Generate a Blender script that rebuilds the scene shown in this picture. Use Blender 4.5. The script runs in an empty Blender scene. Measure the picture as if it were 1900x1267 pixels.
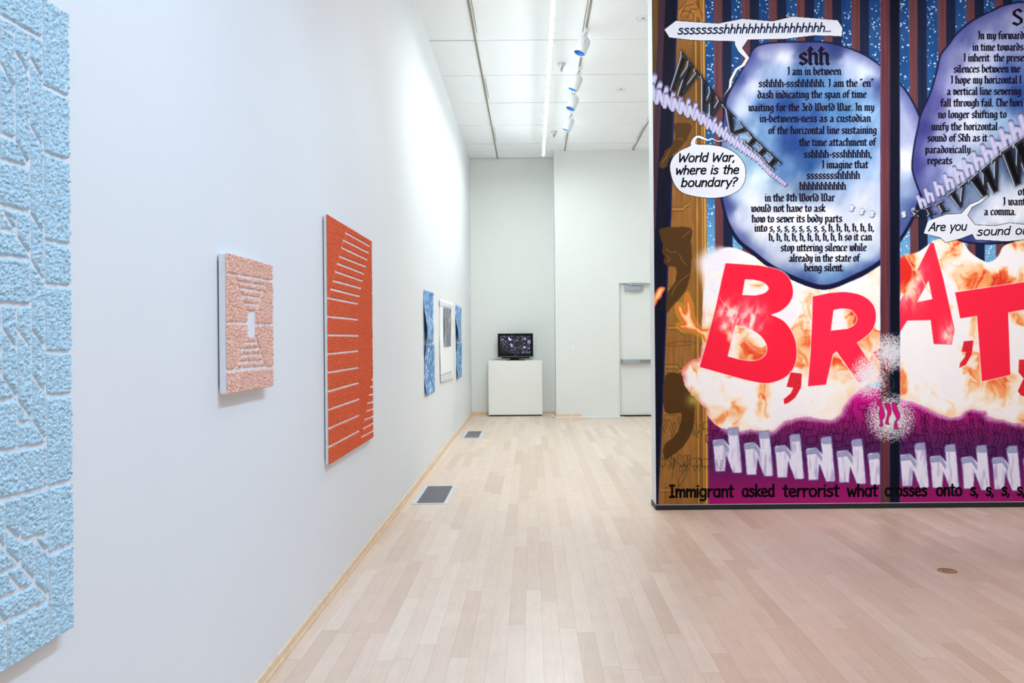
import bpy, bmesh, math, random
import numpy as np
from mathutils import Matrix, Vector

SC = bpy.context.scene
COL = SC.collection
rnd = random.Random(7)

# ------------------------------------------------------------------ camera
H = 1.415                 # eye height
F, PX, PY, RO = 1500.0, 986.0, 627.0, 0.0085
cd = bpy.data.cameras.new('camera')
cam = bpy.data.objects.new('camera', cd)
COL.objects.link(cam)
cam.matrix_world = Matrix.Translation((0, 0, H)) @ Matrix.Rotation(math.pi / 2, 4, 'X') @ Matrix.Rotation(-RO, 4, 'Z')
cd.sensor_fit = 'HORIZONTAL'
cd.sensor_width = 36
cd.lens = 36 * F / 1900
cd.shift_x = (950 - PX) / 1900
cd.shift_y = (PY - 633.5) / 1900
cd.clip_start = 0.05
SC.camera = cam

# ------------------------------------------------------------------ view + world
SC.view_settings.view_transform = 'Standard'
SC.view_settings.look = 'None'
SC.view_settings.gamma = 1
SC.view_settings.use_curve_mapping = False
SC.view_settings.exposure = 0.72
SC.cycles.max_bounces = 10
SC.cycles.diffuse_bounces = 6
SC.cycles.use_denoising = True
wd = bpy.data.worlds.new('world')
SC.world = wd
wd.use_nodes = True
wd.node_tree.nodes['Background'].inputs[0].default_value = (0.9, 0.95, 1, 1)
wd.node_tree.nodes['Background'].inputs[1].default_value = 0.3

# ------------------------------------------------------------------ lamps
CEIL = H + 3.34
WL = -1.117
YM = 6.612                # mural face
YB, YC = 15.0, 14.42      # recess wall, front part of the far wall

def area(name, loc, rot, sx, sy, watts, col):
    l = bpy.data.lights.new(name, 'AREA')
    l.shape = 'RECTANGLE'
    l.size, l.size_y, l.energy, l.color = sx, sy, watts, col
    o = bpy.data.objects.new(name, l)
    COL.objects.link(o)
    o.location = loc
    o.rotation_euler = [math.radians(v) for v in rot]
    return o

def spot(name, loc, target, watts, ang, blend, col, r=0.05):
    l = bpy.data.lights.new(name, 'SPOT')
    l.energy, l.color, l.spot_size, l.spot_blend, l.shadow_soft_size = watts, col, math.radians(ang), blend, r
    o = bpy.data.objects.new(name, l)
    COL.objects.link(o)
    o.location = loc
    o.rotation_euler = (Vector(target) - Vector(loc)).to_track_quat('-Z', 'Y').to_euler()
    return o

COOL, NEUT, FARC = (0.47, 0.73, 1.0), (0.88, 0.95, 1.0), (0.88, 0.98, 1.0)
MURC = (1.0, 0.98, 0.97)
area('added_fill_near', (2.6, 0.2, CEIL - .08), (0, 0, 0), 3.4, 5.0, 36, (1.0, 0.96, 0.9))  # unseen fill added over the near room
area('added_fill_behind_camera', (1.6, -2.6, CEIL - .08), (28, -12, 0), 3.0, 1.6, 44, NEUT)  # fill added out of view to raise the near ambient light
area('added_fill_mid', (0.5, 5.0, CEIL - .08), (0, 0, 0), 1.6, 2.6, 14, NEUT)  # unseen fill added ahead of the strip light, no fixture there
area('added_fill_behind_partition', (3.6, 10.6, CEIL - .08), (0, 0, 0), 2.6, 5.0, 25, FARC)  # hidden fill added to brighten the far right wall and ceiling
for i, (yy, w, zt) in enumerate(((1.45, 150, 1.0), (3.05, 142, 1.1), (4.95, 92, .9))):
    spot('wall_spot', (1.35, yy + .02, CEIL - .12), (WL, yy, zt), w, 72, 1.0, COOL if i < 2 else (.52, .79, 1.0), .03)
for i, (xx, w) in enumerate(((1.5, 118), (2.6, 138), (3.7, 122))):
    spot('mural_spot', (xx, 3.2, CEIL - .12), (xx + .1, YM, 2.3), w, 70, 0.9, MURC, .08)

# ------------------------------------------------------------------ helpers
def px_uv(x, y):
    dx, dy = x - PX, y - PY
    return dx - RO * dy, dy + RO * dx

def onX(x, y, X):
    u, v = px_uv(x, y)
    Y = X * F / u
    return Vector((X, Y, H - v * Y / F))

def onY(x, y, Y):
    u, v = px_uv(x, y)
    return Vector((u * Y / F, Y, H - v * Y / F))

def onZ(x, y, Z):
    u, v = px_uv(x, y)
    Y = (H - Z) * F / v
    return Vector((u * Y / F, Y, Z))

def lin(c):
    c = [v / 255.0 for v in c]
    return tuple(v / 12.92 if v <= .04045 else ((v + .055) / 1.055) ** 2.4 for v in c) + (1.0,)

def mat(name, rgb, rough=.5, metal=0.0, var=.03, scale=8.0, bump=0.0, bscale=200.0, emit=0.0, spec=.5):
    m = bpy.data.materials.new(name)
    m.use_nodes = True
    nt = m.node_tree
    b = nt.nodes['Principled BSDF']
    tc = nt.nodes.new('ShaderNodeTexCoord')
    nz = nt.nodes.new('ShaderNodeTexNoise')
    nz.inputs['Scale'].default_value = scale
    nz.inputs['Detail'].default_value = 3
    nt.links.new(tc.outputs['Object'], nz.inputs['Vector'])
    rp = nt.nodes.new('ShaderNodeValToRGB')
    c = lin(rgb)
    rp.color_ramp.elements[0].position = .3
    rp.color_ramp.elements[1].position = .7
    rp.color_ramp.elements[0].color = tuple(max(0, v * (1 - var)) for v in c[:3]) + (1,)
    rp.color_ramp.elements[1].color = tuple(min(1, v * (1 + var)) for v in c[:3]) + (1,)
    nt.links.new(nz.outputs['Fac'], rp.inputs['Fac'])
    nt.links.new(rp.outputs['Color'], b.inputs['Base Color'])
    b.inputs['Roughness'].default_value = rough
    b.inputs['Metallic'].default_value = metal
    b.inputs['Specular IOR Level'].default_value = spec
    if bump:
        n2 = nt.nodes.new('ShaderNodeTexNoise')
        n2.inputs['Scale'].default_value = bscale
        nt.links.new(tc.outputs['Object'], n2.inputs['Vector'])
        bp = nt.nodes.new('ShaderNodeBump')
        bp.inputs['Strength'].default_value = bump
        bp.inputs['Distance'].default_value = .002
        nt.links.new(n2.outputs['Fac'], bp.inputs['Height'])
        nt.links.new(bp.outputs['Normal'], b.inputs['Normal'])
    if emit:
        nt.links.new(rp.outputs['Color'], b.inputs['Emission Color'])
        b.inputs['Emission Strength'].default_value = emit
    return m

def link(name, me, parent=None, m=None):
    o = bpy.data.objects.new(name, me)
    COL.objects.link(o)
    if m is not None and not me.materials:
        me.materials.append(m)
    if parent is not None:
        o.parent = parent
    return o

def obj(name, bm, m, parent=None, smooth=False):
    me = bpy.data.meshes.new(name)
    bmesh.ops.recalc_face_normals(bm, faces=bm.faces)
    bm.to_mesh(me)
    bm.free()
    if smooth:
        for p in me.polygons:
            p.use_smooth = True
    return link(name, me, parent, m)

def thing(name, label, cat, loc=(0, 0, 0), group=None):
    o = bpy.data.objects.new(name, None)
    COL.objects.link(o)
    o.location = loc
    o.empty_display_size = .05
    tag(o, label, cat, group)
    return o

def tag(o, label, cat, group=None):
    o['label'] = label
    o['category'] = cat
    if group:
        o['group'] = group

def struct(o):
    o['kind'] = 'structure'
    return o

def box(bm, x0, x1, y0, y1, z0, z1, bev=0.0, seg=2):
    vs = [bm.verts.new((x, y, z)) for x in (x0, x1) for y in (y0, y1) for z in (z0, z1)]
    fs = [(0, 1, 3, 2), (4, 6, 7, 5), (0, 4, 5, 1), (2, 3, 7, 6), (0, 2, 6, 4), (1, 5, 7, 3)]
    faces = [bm.faces.new([vs[i] for i in f]) for f in fs]
    if bev:
        es = list({e for f in faces for e in f.edges})
        bmesh.ops.bevel(bm, geom=es, offset=bev, segments=seg, affect='EDGES', profile=.5)

def B(*boxes, bev=0.0):
    bm = bmesh.new()
    for b in boxes:
        box(bm, *b, bev=bev)
    return bm

def lathe(bm, prof, axis_o, axis_d, n=32, cap=True):
    """profile = [(radius, distance along the axis)]"""
    d = Vector(axis_d).normalized()
    a = d.orthogonal().normalized()
    b = d.cross(a)
    rings = []
    for r, t in prof:
        c = Vector(axis_o) + d * t
        rings.append([bm.verts.new(c + (a * math.cos(2 * math.pi * k / n) + b * math.sin(2 * math.pi * k / n)) * r) for k in range(n)])
    for r0, r1 in zip(rings, rings[1:]):
        for k in range(n):
            bm.faces.new((r0[k], r0[(k + 1) % n], r1[(k + 1) % n], r1[k]))
    if cap:
        bm.faces.new(rings[0])
        bm.faces.new(rings[-1][::-1])

def prism(bm, pts, ext):
    """closed outline (3-D points) extruded by vector ext"""
    e = Vector(ext)
    a = [bm.verts.new(p) for p in pts]
    b = [bm.verts.new(Vector(p) + e) for p in pts]
    n = len(a)
    bm.faces.new(a)
    bm.faces.new(b[::-1])
    for i in range(n):
        bm.faces.new((a[i], b[i], b[(i + 1) % n], a[(i + 1) % n]))

# ------------------------------------------------------------------ numpy noise
def _hash(ix, iy, seed):
    n = (ix.astype(np.int64) * 374761393 + iy.astype(np.int64) * 668265263 + seed * 1442695041) & 0xFFFFFFFF
    n = ((n ^ (n >> 13)) * 1274126177) & 0xFFFFFFFF
    n = n ^ (n >> 16)
    return (n & 0xFFFF) / 65535.0

def vnoise(x, y, seed=0):
    ix, iy = np.floor(x), np.floor(y)
    fx, fy = x - ix, y - iy
    fx = fx * fx * (3 - 2 * fx)
    fy = fy * fy * (3 - 2 * fy)
    a = _hash(ix, iy, seed); b = _hash(ix + 1, iy, seed)
    c = _hash(ix, iy + 1, seed); d = _hash(ix + 1, iy + 1, seed)
    return (a * (1 - fx) + b * fx) * (1 - fy) + (c * (1 - fx) + d * fx) * fy

def fbm(x, y, seed=0, oct=4):
    s = np.zeros_like(x); a = .5; t = 0
    for i in range(oct):
        s += a * vnoise(x, y, seed + 17 * i); t += a
        x = x * 2.03 + 3.1; y = y * 2.03 + 1.7; a *= .5
    return s / t

def sstep(a, b, x):
    t = np.clip((x - a) / (b - a), 0, 1)
    return t * t * (3 - 2 * t)

def seg_dist(x, y, a, b):
    ax, ay = a; bx, by = b
    dx, dy = bx - ax, by - ay
    L = dx * dx + dy * dy + 1e-12
    t = np.clip(((x - ax) * dx + (y - ay) * dy) / L, 0, 1)
    return np.hypot(x - ax - t * dx, y - ay - t * dy)

def grid_mesh(name, P, keep, mtl, parent=None, colors=None, smooth=True, flip=False):
    """P (h,w,3) vertex grid, keep (h-1,w-1) which cells become faces"""
    h, w = P.shape[:2]
    idx = np.arange(h * w).reshape(h, w)
    a, b, c, d = idx[:-1, :-1][keep], idx[:-1, 1:][keep], idx[1:, 1:][keep], idx[1:, :-1][keep]
    q = np.stack([a, b, c, d] if not flip else [a, d, c, b], 1)
    if q.size == 0:
        return None
    used, inv = np.unique(q.ravel(), return_inverse=True)
    co = P.reshape(-1, 3)[used].astype(np.float32)
    nf = q.shape[0]
    me = bpy.data.meshes.new(name)
    me.vertices.add(len(co)); me.vertices.foreach_set('co', co.ravel())
    me.loops.add(nf * 4); me.loops.foreach_set('vertex_index', inv.ravel().astype(np.int32))
    me.polygons.add(nf)
    me.polygons.foreach_set('loop_start', np.arange(0, nf * 4, 4, dtype=np.int32))
    me.polygons.foreach_set('use_smooth', np.full(nf, smooth, dtype=bool))
    me.update(calc_edges=True)
    if colors is not None:
        at = me.color_attributes.new('print', 'FLOAT_COLOR', 'POINT')
        cc = colors.reshape(-1, 3)[used]
        at.data.foreach_set('color', np.concatenate([cc, np.ones((len(cc), 1))], 1).astype(np.float32).ravel())
    return link(name, me, parent, mtl)

# ------------------------------------------------------------------ materials
M_wall = mat('white_wall_paint', (229, 232, 235), .75, var=.006, scale=2, bump=.05, bscale=300)
M_wallw = mat('warm_white_wall_paint', (233, 235, 232), .75, var=.006, scale=2, bump=.05, bscale=300)
M_ceil = mat('white_ceiling_tile', (247, 251, 255), .85, var=.01, scale=3, bump=.1, bscale=400)
M_gap = mat('grey_ceiling_gap', (92, 89, 86), .9)
M_rail = mat('bronze_grey_track', (150, 142, 128), .45, .3)
M_wood = mat('pale_wood_trim', (231, 203, 172), .45, var=.08, scale=20)
M_white = mat('white_paint', (240, 241, 240), .5, var=.01)
M_canvas = mat('white_panel_edge', (232, 234, 240), .6, var=.02, scale=30)
M_dark = mat('black_plastic', (7, 8, 10), .4, spec=.2)
M_blackbase = mat('black_base', (17, 18, 24), .5)
M_alu = mat('brushed_aluminium', (176, 182, 190), .35, .7)
M_grille = mat('grey_grille_metal', (150, 150, 156), .45, .4)
M_void = mat('dark_duct_and_gap_shade', (48, 47, 52), .9)
M_brass = mat('dull_brass', (176, 132, 96), .35, .75, var=.12, scale=60)
M_chrome = mat('chrome', (205, 212, 218), .2, .9)
M_red = mat('red_bulb', (190, 50, 45), .3)
M_tape = mat('white_cable_cover', (246, 247, 247), .5)
M_led = mat('lit_led_diffuser', (240, 254, 254), .4, emit=118.0)
M_up = mat('added_uplight_glow', (240, 254, 254), .4, emit=2.4)
M_lamp = mat('white_lamp_housing', (232, 236, 236), .45)
M_blue_in = mat('blue_reflector', (86, 156, 246), .3, .0, var=.3, scale=9)
M_down = mat('downlight_reflector', (168, 170, 160), .3, .6, var=.3, scale=30)

def floor_material():
    m = bpy.data.materials.new('maple_strip_floor')
    m.use_nodes = True
    nt = m.node_tree; N = nt.nodes.new; L = nt.links.new
    b = nt.nodes['Principled BSDF']
    tc = N('ShaderNodeTexCoord'); sp = N('ShaderNodeSeparateXYZ')
    L(tc.outputs['Object'], sp.inputs[0])
    def mth(op, a, c=None, d=None):
        n = N('ShaderNodeMath'); n.operation = op
        for i, v in enumerate((a, c, d)):
            if v is None: continue
            if isinstance(v, (int, float)): n.inputs[i].default_value = v
            else: L(v, n.inputs[i])
        return n.outputs[0]
    xs = mth('DIVIDE', mth('ADD', sp.outputs['X'], 20.03), .0826)
    row = mth('FLOOR', xs); fx = mth('FRACT', xs)
    wn = N('ShaderNodeTexWhiteNoise'); wn.noise_dimensions = '1D'; L(row, wn.inputs['W'])
    ln = mth('ADD', .8, mth('MULTIPLY', wn.outputs['Value'], .75))
    ys = mth('ADD', mth('DIVIDE', mth('ADD', sp.outputs['Y'], 20), ln), mth('MULTIPLY', wn.outputs['Value'], 31.7))
    brd = mth('FLOOR', ys); fy = mth('FRACT', ys)
    cv = N('ShaderNodeCombineXYZ'); L(row, cv.inputs[0]); L(brd, cv.inputs[1])
    w2 = N('ShaderNodeTexWhiteNoise'); w2.noise_dimensions = '2D'; L(cv.outputs[0], w2.inputs['Vector'])
    rp = N('ShaderNodeValToRGB'); L(w2.outputs['Value'], rp.inputs['Fac'])
    e = rp.color_ramp.elements
    e[0].position = 0; e[0].color = lin((217, 190, 170))
    e[1].position = 1; e[1].color = lin((236, 216, 199))
    for p, c in ((.25, (225, 201, 182)), (.55, (231, 209, 191)), (.8, (228, 204, 187))):
        k = e.new(p); k.color = lin(c)
    # grain, stretched along each board and shifted per board
    mp = N('ShaderNodeCombineXYZ')
    L(mth('ADD', mth('MULTIPLY', sp.outputs['X'], 38), mth('MULTIPLY', w2.outputs['Value'], 50)), mp.inputs[0])
    L(mth('MULTIPLY', sp.outputs['Y'], 3.5), mp.inputs[1])
    L(mth('MULTIPLY', w2.outputs['Value'], 90), mp.inputs[2])
    nz = N('ShaderNodeTexNoise'); nz.inputs['Scale'].default_value = 1; nz.inputs['Detail'].default_value = 5
    nz.inputs['Distortion'].default_value = 1.2
    L(mp.outputs[0], nz.inputs['Vector'])
    wv = N('ShaderNodeMapRange'); wv.inputs['From Min'].default_value = .3; wv.inputs['From Max'].default_value = .75
    wv.inputs['To Min'].default_value = .93; wv.inputs['To Max'].default_value = 1.03
    L(nz.outputs['Fac'], wv.inputs['Value'])
    # slow mottling
    n3 = N('ShaderNodeTexNoise'); n3.inputs['Scale'].default_value = 6; n3.inputs['Detail'].default_value = 2
    L(tc.outputs['Object'], n3.inputs['Vector'])
    m3 = N('ShaderNodeMapRange'); m3.inputs['From Min'].default_value = .3; m3.inputs['From Max'].default_value = .7
    m3.inputs['To Min'].default_value = .965; m3.inputs['To Max'].default_value = 1.02
    L(n3.outputs['Fac'], m3.inputs['Value'])
    # knots: tiny dark flecks
    vo = N('ShaderNodeTexVoronoi'); vo.inputs['Scale'].default_value = 3.1
    L(tc.outputs['Object'], vo.inputs['Vector'])
    kn = mth('GREATER_THAN', vo.outputs['Distance'], .016)
    kf = mth('ADD', .72, mth('MULTIPLY', kn, .28))
    # joints
    jx = mth('GREATER_THAN', mth('ABSOLUTE', mth('SUBTRACT', fx, .5)), .488)
    jy = mth('GREATER_THAN', mth('ABSOLUTE', mth('SUBTRACT', fy, .5)), .4985)
    j = mth('SUBTRACT', 1.0, mth('MULTIPLY', mth('MAXIMUM', jx, jy), .27))
    f = mth('MULTIPLY', mth('MULTIPLY', wv.outputs[0], m3.outputs[0]), mth('MULTIPLY', j, kf))
    mx = N('ShaderNodeVectorMath'); mx.operation = 'SCALE'
    L(rp.outputs['Color'], mx.inputs[0]); L(f, mx.inputs['Scale'])
    L(mx.outputs[0], b.inputs['Base Color'])
    b.inputs['Roughness'].default_value = .32
    b.inputs['Specular IOR Level'].default_value = .45
    return m

M_floor = floor_material()

# ------------------------------------------------------------------ room shell
XR, YN = 5.6, -4.0
struct(obj('floor', B((WL - .2, XR + .2, YN - .2, YB + .2, -.1, 0)), M_floor))
struct(obj('wall_left', B((WL - .15, WL, YN, YB + .15, 0, CEIL + .2)), M_wall))
struct(obj('wall_right', B((XR, XR + .15, YN, YB + .15, 0, CEIL + .2)), M_wall))
struct(obj('wall_rear', B((WL - .15, XR + .15, YN - .15, YN, 0, CEIL + .2)), M_wall))
XC = 0.432                 # where the far wall steps forward
dl, dr, dt = onY(1147.7, 600, YC).x, onY(1147.7, 600, YC).x + 1.07, onY(1147.7, 524.2, YC).z
struct(obj('wall_back', B((WL, XC, YB, YB + .15, 0, CEIL + .2)), M_wallw))
struct(obj('wall_back_front', B((XC, dl, YC, YB + .15, 0, CEIL + .2), (dl, dr, YC, YB + .15, dt, CEIL + .2),
                                (dr, XR, YC, YB + .15, 0, CEIL + .2), (dl, dr, YC + .3, YB + .15, 0, dt)), M_wallw))
# raised skin on the far wall with its curved left edge
cur = [(1077.7, 772), (1077.7, 458), (1079.3, 420), (1082.6, 385), (1087.5, 356), (1093.5, 331), (1100.5, 308), (1106, 293), (1112, 279)]
pts = [onY(x, y, YC) for x, y in cur]
pts[0].z = 0.0; pts[-1].z = CEIL - .004
pts += [Vector((dl - .035, YC, CEIL - .004)), Vector((dl - .035, YC, 0))]
bm = bmesh.new(); prism(bm, pts, (0, -.004, 0))
struct(obj('trim_1', bm, M_wallw))
# partition with the mural
XP0, XP1 = 1.009, 4.75
struct(obj('wall_partition', B((XP0, XP1, YM + .006, YM + .235, 0, CEIL)), M_wall))
struct(obj('baseboard_partition', B((XP0 - .006, XP1, YM - .012, YM + .24, 0, .04), bev=.002), M_blackbase))
# wooden baseboards
struct(obj('baseboard_left', B((WL, WL + .012, YN, YB, 0, .05), (WL, WL + .019, YN, YB, 0, .018)), M_wood))
struct(obj('baseboard_back', B((WL + .012, XC, YB - .012, YB, 0, .055)), M_wood))
xe = onY(1079, 772, YC).x
struct(obj('baseboard_back_front', B((XC - .012, XC, YC - .012, YB - .012, 0, .055), (XC, xe, YC - .012, YC, 0, .055)), M_wood))

# ------------------------------------------------------------------ ceiling: tiles hung between long slots
SLOTS = [-.60, .622, 1.841, 3.06, 4.28]
xs = [WL] + SLOTS + [XR]
rows = [9.076 + 1.2106 * k for k in range(-11, 6)]
ys = [YN] + [r for r in rows if YN + .2 < r < YB - .2] + [YB]
struct(obj('ceiling', B((WL - .15, XR + .15, YN - .15, YB + .15, CEIL + .03, CEIL + .2)), M_gap))
bm = bmesh.new()
rt = random.Random(3)
for i in range(len(xs) - 1):
    for k in range(len(ys) - 1):
        gx0 = .011 if i else 0
        gx1 = .011 if i < len(xs) - 2 else 0
        g = rt.choice((.010, .014, .018, .022))
        z = CEIL + rt.uniform(.001, .004)
        y0, y1 = ys[k] + .007, ys[k + 1] - g
        a, b = xs[i] + gx0, xs[i + 1] - gx1
        box(bm, a, b, y0, y1, z, z + .035)
ct = struct(obj('ceiling_tiles', bm, M_ceil))

def track(x, label):
    t = thing('lighting_track', label, 'lighting track', (x, 0, CEIL))
    obj('rail', B((-.0085, .0085, YN, (YB if x < XC else YC) - .03, -.006, .03)), M_rail, t)
    for k in range(len(ys) - 1):
        if (k % 2 == 0 or x > 1) and ys[k] > 5:
            g = .034 if x < 0 else -.034
            obj('cable_groove', B((g - .003, g + .003, ys[k] + .1, min(ys[k + 1] - .25, YC - .1), -.0035, .002)), M_rail, t)
    e = (YB if x < XC else YC)
    obj('end_cap', B((-.013, .013, e - .032, e - .002, -.008, .03)), M_dark, t)
    return t
track(-.60, 'grey ceiling track nearest the left wall, carrying no lamps')
track(.622, 'grey ceiling track carrying the four white spotlights')
track(1.841, 'grey ceiling track seen short beside the mural wall')

# linear light
DROP = .26
t = thing('linear_light', 'long glowing white strip light running down the ceiling', 'ceiling light', (.073 * (3.34 - DROP), 0, CEIL - DROP))
yl1 = F * (3.34 - DROP) / 342.5
y0_ = yl1 - 6.2
obj('diffuser', B((-.0155, .0155, y0_ + .002, yl1 - .002, -.0396, -.030)), M_led, t)
obj('housing', B((-.0175, -.0155, y0_, yl1, -.035, 0), (.0155, .0175, y0_, yl1, -.035, 0), (-.0155, .0155, y0_, yl1, -.030, -.008)), M_white, t)
obj('added_uplight', B((-.0155, .0155, y0_ + .002, yl1 - .002, -.008, -.002)), M_up, t)  # upward emitter added to make the ceiling glow round the strip
for k in range(3):
    yy = yl1 - .3 - k * 2.4
    bm = bmesh.new(); lathe(bm, [(.0008, 0), (.0008, DROP + .002)], (0, yy, -.006), (0, 0, 1), 8)
    obj('suspension_wire', bm, M_alu, t)

# track spotlights
SPOTS = [((1081.6, 58), (-.38, -.15, -.92), 'white ceiling spotlight nearest the camera, blue reflector inside its rim'),
         ((1078, 129), (-.40, .02, -.90), 'white ceiling spotlight second from the camera, hanging near the first cross gap'),
         ((1062, 168.6), (-.36, -.16, -.92), 'white ceiling spotlight third from the camera, blue mouth wide open'),
         ((1063, 210), (-.40, .02, -.90), 'white ceiling spotlight farthest from the camera, smallest of the four')]
for (p, d, lab) in SPOTS:
    q = onZ(p[0], p[1], CEIL - .02)
    t = thing('track_spotlight', lab, 'spotlight', (.622, q.y, CEIL), 'track spotlights')
    d = Vector(d).normalized()
    obj('adapter', B((-.016, .016, -.07, .07, -.03, -.005), bev=.003), M_lamp, t)
    bm = bmesh.new()
    lathe(bm, [(.009, 0), (.009, .06)], (0, 0, -.03), (0, 0, -1), 16)
    lathe(bm, [(.013, 0), (.013, .012)], (0, 0, -.05), (0, 0, -1), 16)
    obj('stem', bm, M_alu, t)
    side = Vector((0, 0, 1)).cross(d).normalized()
    up = d.cross(side)
    top = Vector((0, 0, -.085))
    R = .066
    bm = bmesh.new()      # yoke strap that runs from stem down along the housing
    fr = d.orthogonal()
    fwd = Vector((0, -1, 0)); fwd = (fwd - d * fwd.dot(d)).normalized()
    w = d.cross(fwd)
    for s in (1, -1):
        a = top + fwd * (R + .004) * s
        prism(bm, [a - w * .012, a + w * .012, a + w * .012 + d * .085, a + d * .097, a - w * .012 + d * .085], fwd * .004 * s)
    prism(bm, [top - w * .012 - fwd * (R + .008), top + w * .012 - fwd * (R + .008), top + w * .012 + fwd * (R + .008), top - w * .012 + fwd * (R + .008)], -d * .004)
    obj('yoke', bm, M_lamp, t)
    o0 = top + d * .012
    bm = bmesh.new()
    lathe(bm, [(.02, 0), (.045, .006), (.06, .02), (R, .045), (R, .19), (R - .003, .193), (R - .006, .19), (R - .008, .15)], o0, d, 40, cap=False)
    lathe(bm, [(.001, 0), (.02, 0)], o0, d, 40, cap=False)
    obj('housing', bm, M_lamp, t, True)
    bm = bmesh.new()
    lathe(bm, [(R - .007, .186), (R - .01, .15), (.045, .10), (.02, .075), (.001, .07)], o0, d, 40, cap=False)
    obj('reflector', bm, M_blue_in, t, True)
    bm = bmesh.new()
    lathe(bm, [(.001, .13), (.016, .125), (.02, .11), (.02, .08)], o0, d, 20, cap=False)
    obj('bulb', bm, M_dark, t, True)

# sprinklers
for (p, lab) in (((1041.8, 118.4), 'chrome ceiling sprinkler beside the second spotlight'), ((1028, 244), 'chrome ceiling sprinkler near the far end of the strip light')):
    q = onZ(p[0], p[1], CEIL)
    t = thing('sprinkler', lab, 'sprinkler', (q.x, q.y, CEIL), 'ceiling sprinklers')
    bm = bmesh.new(); lathe(bm, [(.052, .0), (.05, .006), (.034, .03), (.024, .055), (.018, .058)], (0, 0, 0), (0, 0, -1), 28)
    obj('escutcheon', bm, M_chrome, t, True)
    bm = bmesh.new(); lathe(bm, [(.006, .0), (.007, .012), (.006, .026)], (0, 0, -.058), (0, 0, -1), 12)
    obj('glass_bulb', bm, M_red, t, True)
    bm = bmesh.new()
    for s in (-1, 1):
        prism(bm, [(s * .013, -.003, -.056), (s * .017, -.003, -.056), (s * .010, -.003, -.09), (s * .004, -.003, -.092), (s * .004, -.003, -.088)], (0, .006, 0))
    lathe(bm, [(.016, 0), (.016, .003)], (0, 0, -.090), (0, 0, -1), 20)
    obj('deflector', bm, M_chrome, t)

# recessed downlights
for (p, lab) in (((1152.2, 165.6), 'round recessed downlight in the ceiling right of the spotlights'), ((1193.4, 34.3), 'round recessed downlight half hidden by the mural wall')):
    q = onZ(p[0], p[1], CEIL)
    t = thing('downlight', lab, 'downlight', (q.x, q.y, CEIL), 'recessed downlights')
    bm = bmesh.new(); lathe(bm, [(.062, -.004), (.064, .002), (.078, .003), (.08, 0), (.08, -.004)], (0, 0, 0), (0, 0, -1), 40, cap=False)
    obj('trim_ring', bm, M_white, t, True)
    bm = bmesh.new(); lathe(bm, [(.064, .001), (.061, -.004), (.045, -.012), (.001, -.016)], (0, 0, 0), (0, 0, -1), 40, cap=False)
    obj('reflector', bm, M_down, t, True)
    bm = bmesh.new(); lathe(bm, [(.001, 0), (.022, 0), (.018, -.01)], (0, 0, -.001), (0, 0, -1), 24, cap=False)
    obj('lens', bm, M_chrome, t, True)

# ------------------------------------------------------------------ door
dr_o = bpy.data.objects.new('door_1', None); COL.objects.link(dr_o); struct(dr_o)
dr_o.location = (dl, YC, 0)
dw = dr - dl
obj('door_frame', B((-.035, .012, -.012, .1, 0, dt + .02), (dw - .012, dw + .035, -.012, .1, 0, dt + .02), (.012, dw - .012, -.012, .1, dt - .012, dt + .02)), M_wallw, dr_o)
obj('door_leaf', B((.014, dw - .014, .05, .095, .022, dt - .014), bev=.002), M_wallw, dr_o)
obj('under_door_gap_shade', B((.012, dw - .012, .02, .12, 0, .02)), M_dark, dr_o)  # black strip stands in for the dark gap under the door
def dp(x, y):
    p = onY(x, y, YC); return p.x - dl, p.z
x0, z1 = dp(1159.3, 530.5); x1, z0 = dp(1191, 539.8)
c = obj('door_closer', B((x0, x1, -.02, .05, z0, z1), bev=.008), M_alu, dr_o); c['label'] = 'grey metal door closer'
bm = bmesh.new()
xa, za = dp(1162, 527); xb, zb = dp(1197, 527.5)
prism(bm, [(xa, -.03, za - .012), (xb, -.05, zb - .012), (xb, -.05, zb + .012), (xa, -.03, za + .010)], (0, .02, 0))
box(bm, xa + .05, xa + .09, -.035, -.005, za - .045, za + .02)
box(bm, xb - .03, xb + .03, -.05, -.012, zb - .02, zb + .014)
obj('closer_arm', bm, M_alu, c)
x0, z1 = dp(1153, 666.7); x1, z0 = dp(1187, 673.2)
x2 = dw - .06
p = obj('push_bar', B((x0 + .02, x1, -.045, .05, z0, z1), bev=.005), M_alu, dr_o); p['label'] = 'silver push bar across the door'
obj('end_cap', B((x0, x0 + .022, -.04, .05, z0 - .004, z1 + .004), bev=.004), M_grille, p)
obj('latch_case', B((x1, x2, -.035, .05, z0 + .004, z1 - .004), bev=.004), M_grille, p)
# light switch
a, b = onY(1058.4, 651.5, YC), onY(1065.6, 640, YC)
t = thing('light_switch', 'white switch plate on the far wall between pedestal and door', 'light switch', ((a.x + b.x) / 2, YC, (a.z + b.z) / 2))
w2, h2 = (b.x - a.x) / 2, (b.z - a.z) / 2
obj('plate', B((-w2, w2, -.008, 0, -h2, h2), bev=.003), M_white, t)
obj('rocker', B((-w2 * .4, w2 * .4, -.012, -.006, -h2 * .55, h2 * .55), bev=.002), M_white, t)

# cable cover on the floor round the corner of the far wall
bm = bmesh.new()
pth = [(.22, YB - .06), (XC - .055, YB - .06), (XC - .055, YC - .055), (dl + .05, YC - .055)]
for (ax, ay), (bx, by) in zip(pth, pth[1:]):
    box(bm, min(ax, bx) - .025, max(ax, bx) + .025, min(ay, by) - .025, max(ay, by) + .025, 0, .008)
o = obj('cable_cover', bm, M_tape)
tag(o, 'flat white cable cover on the floor along the far wall base', 'cable cover')

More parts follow.
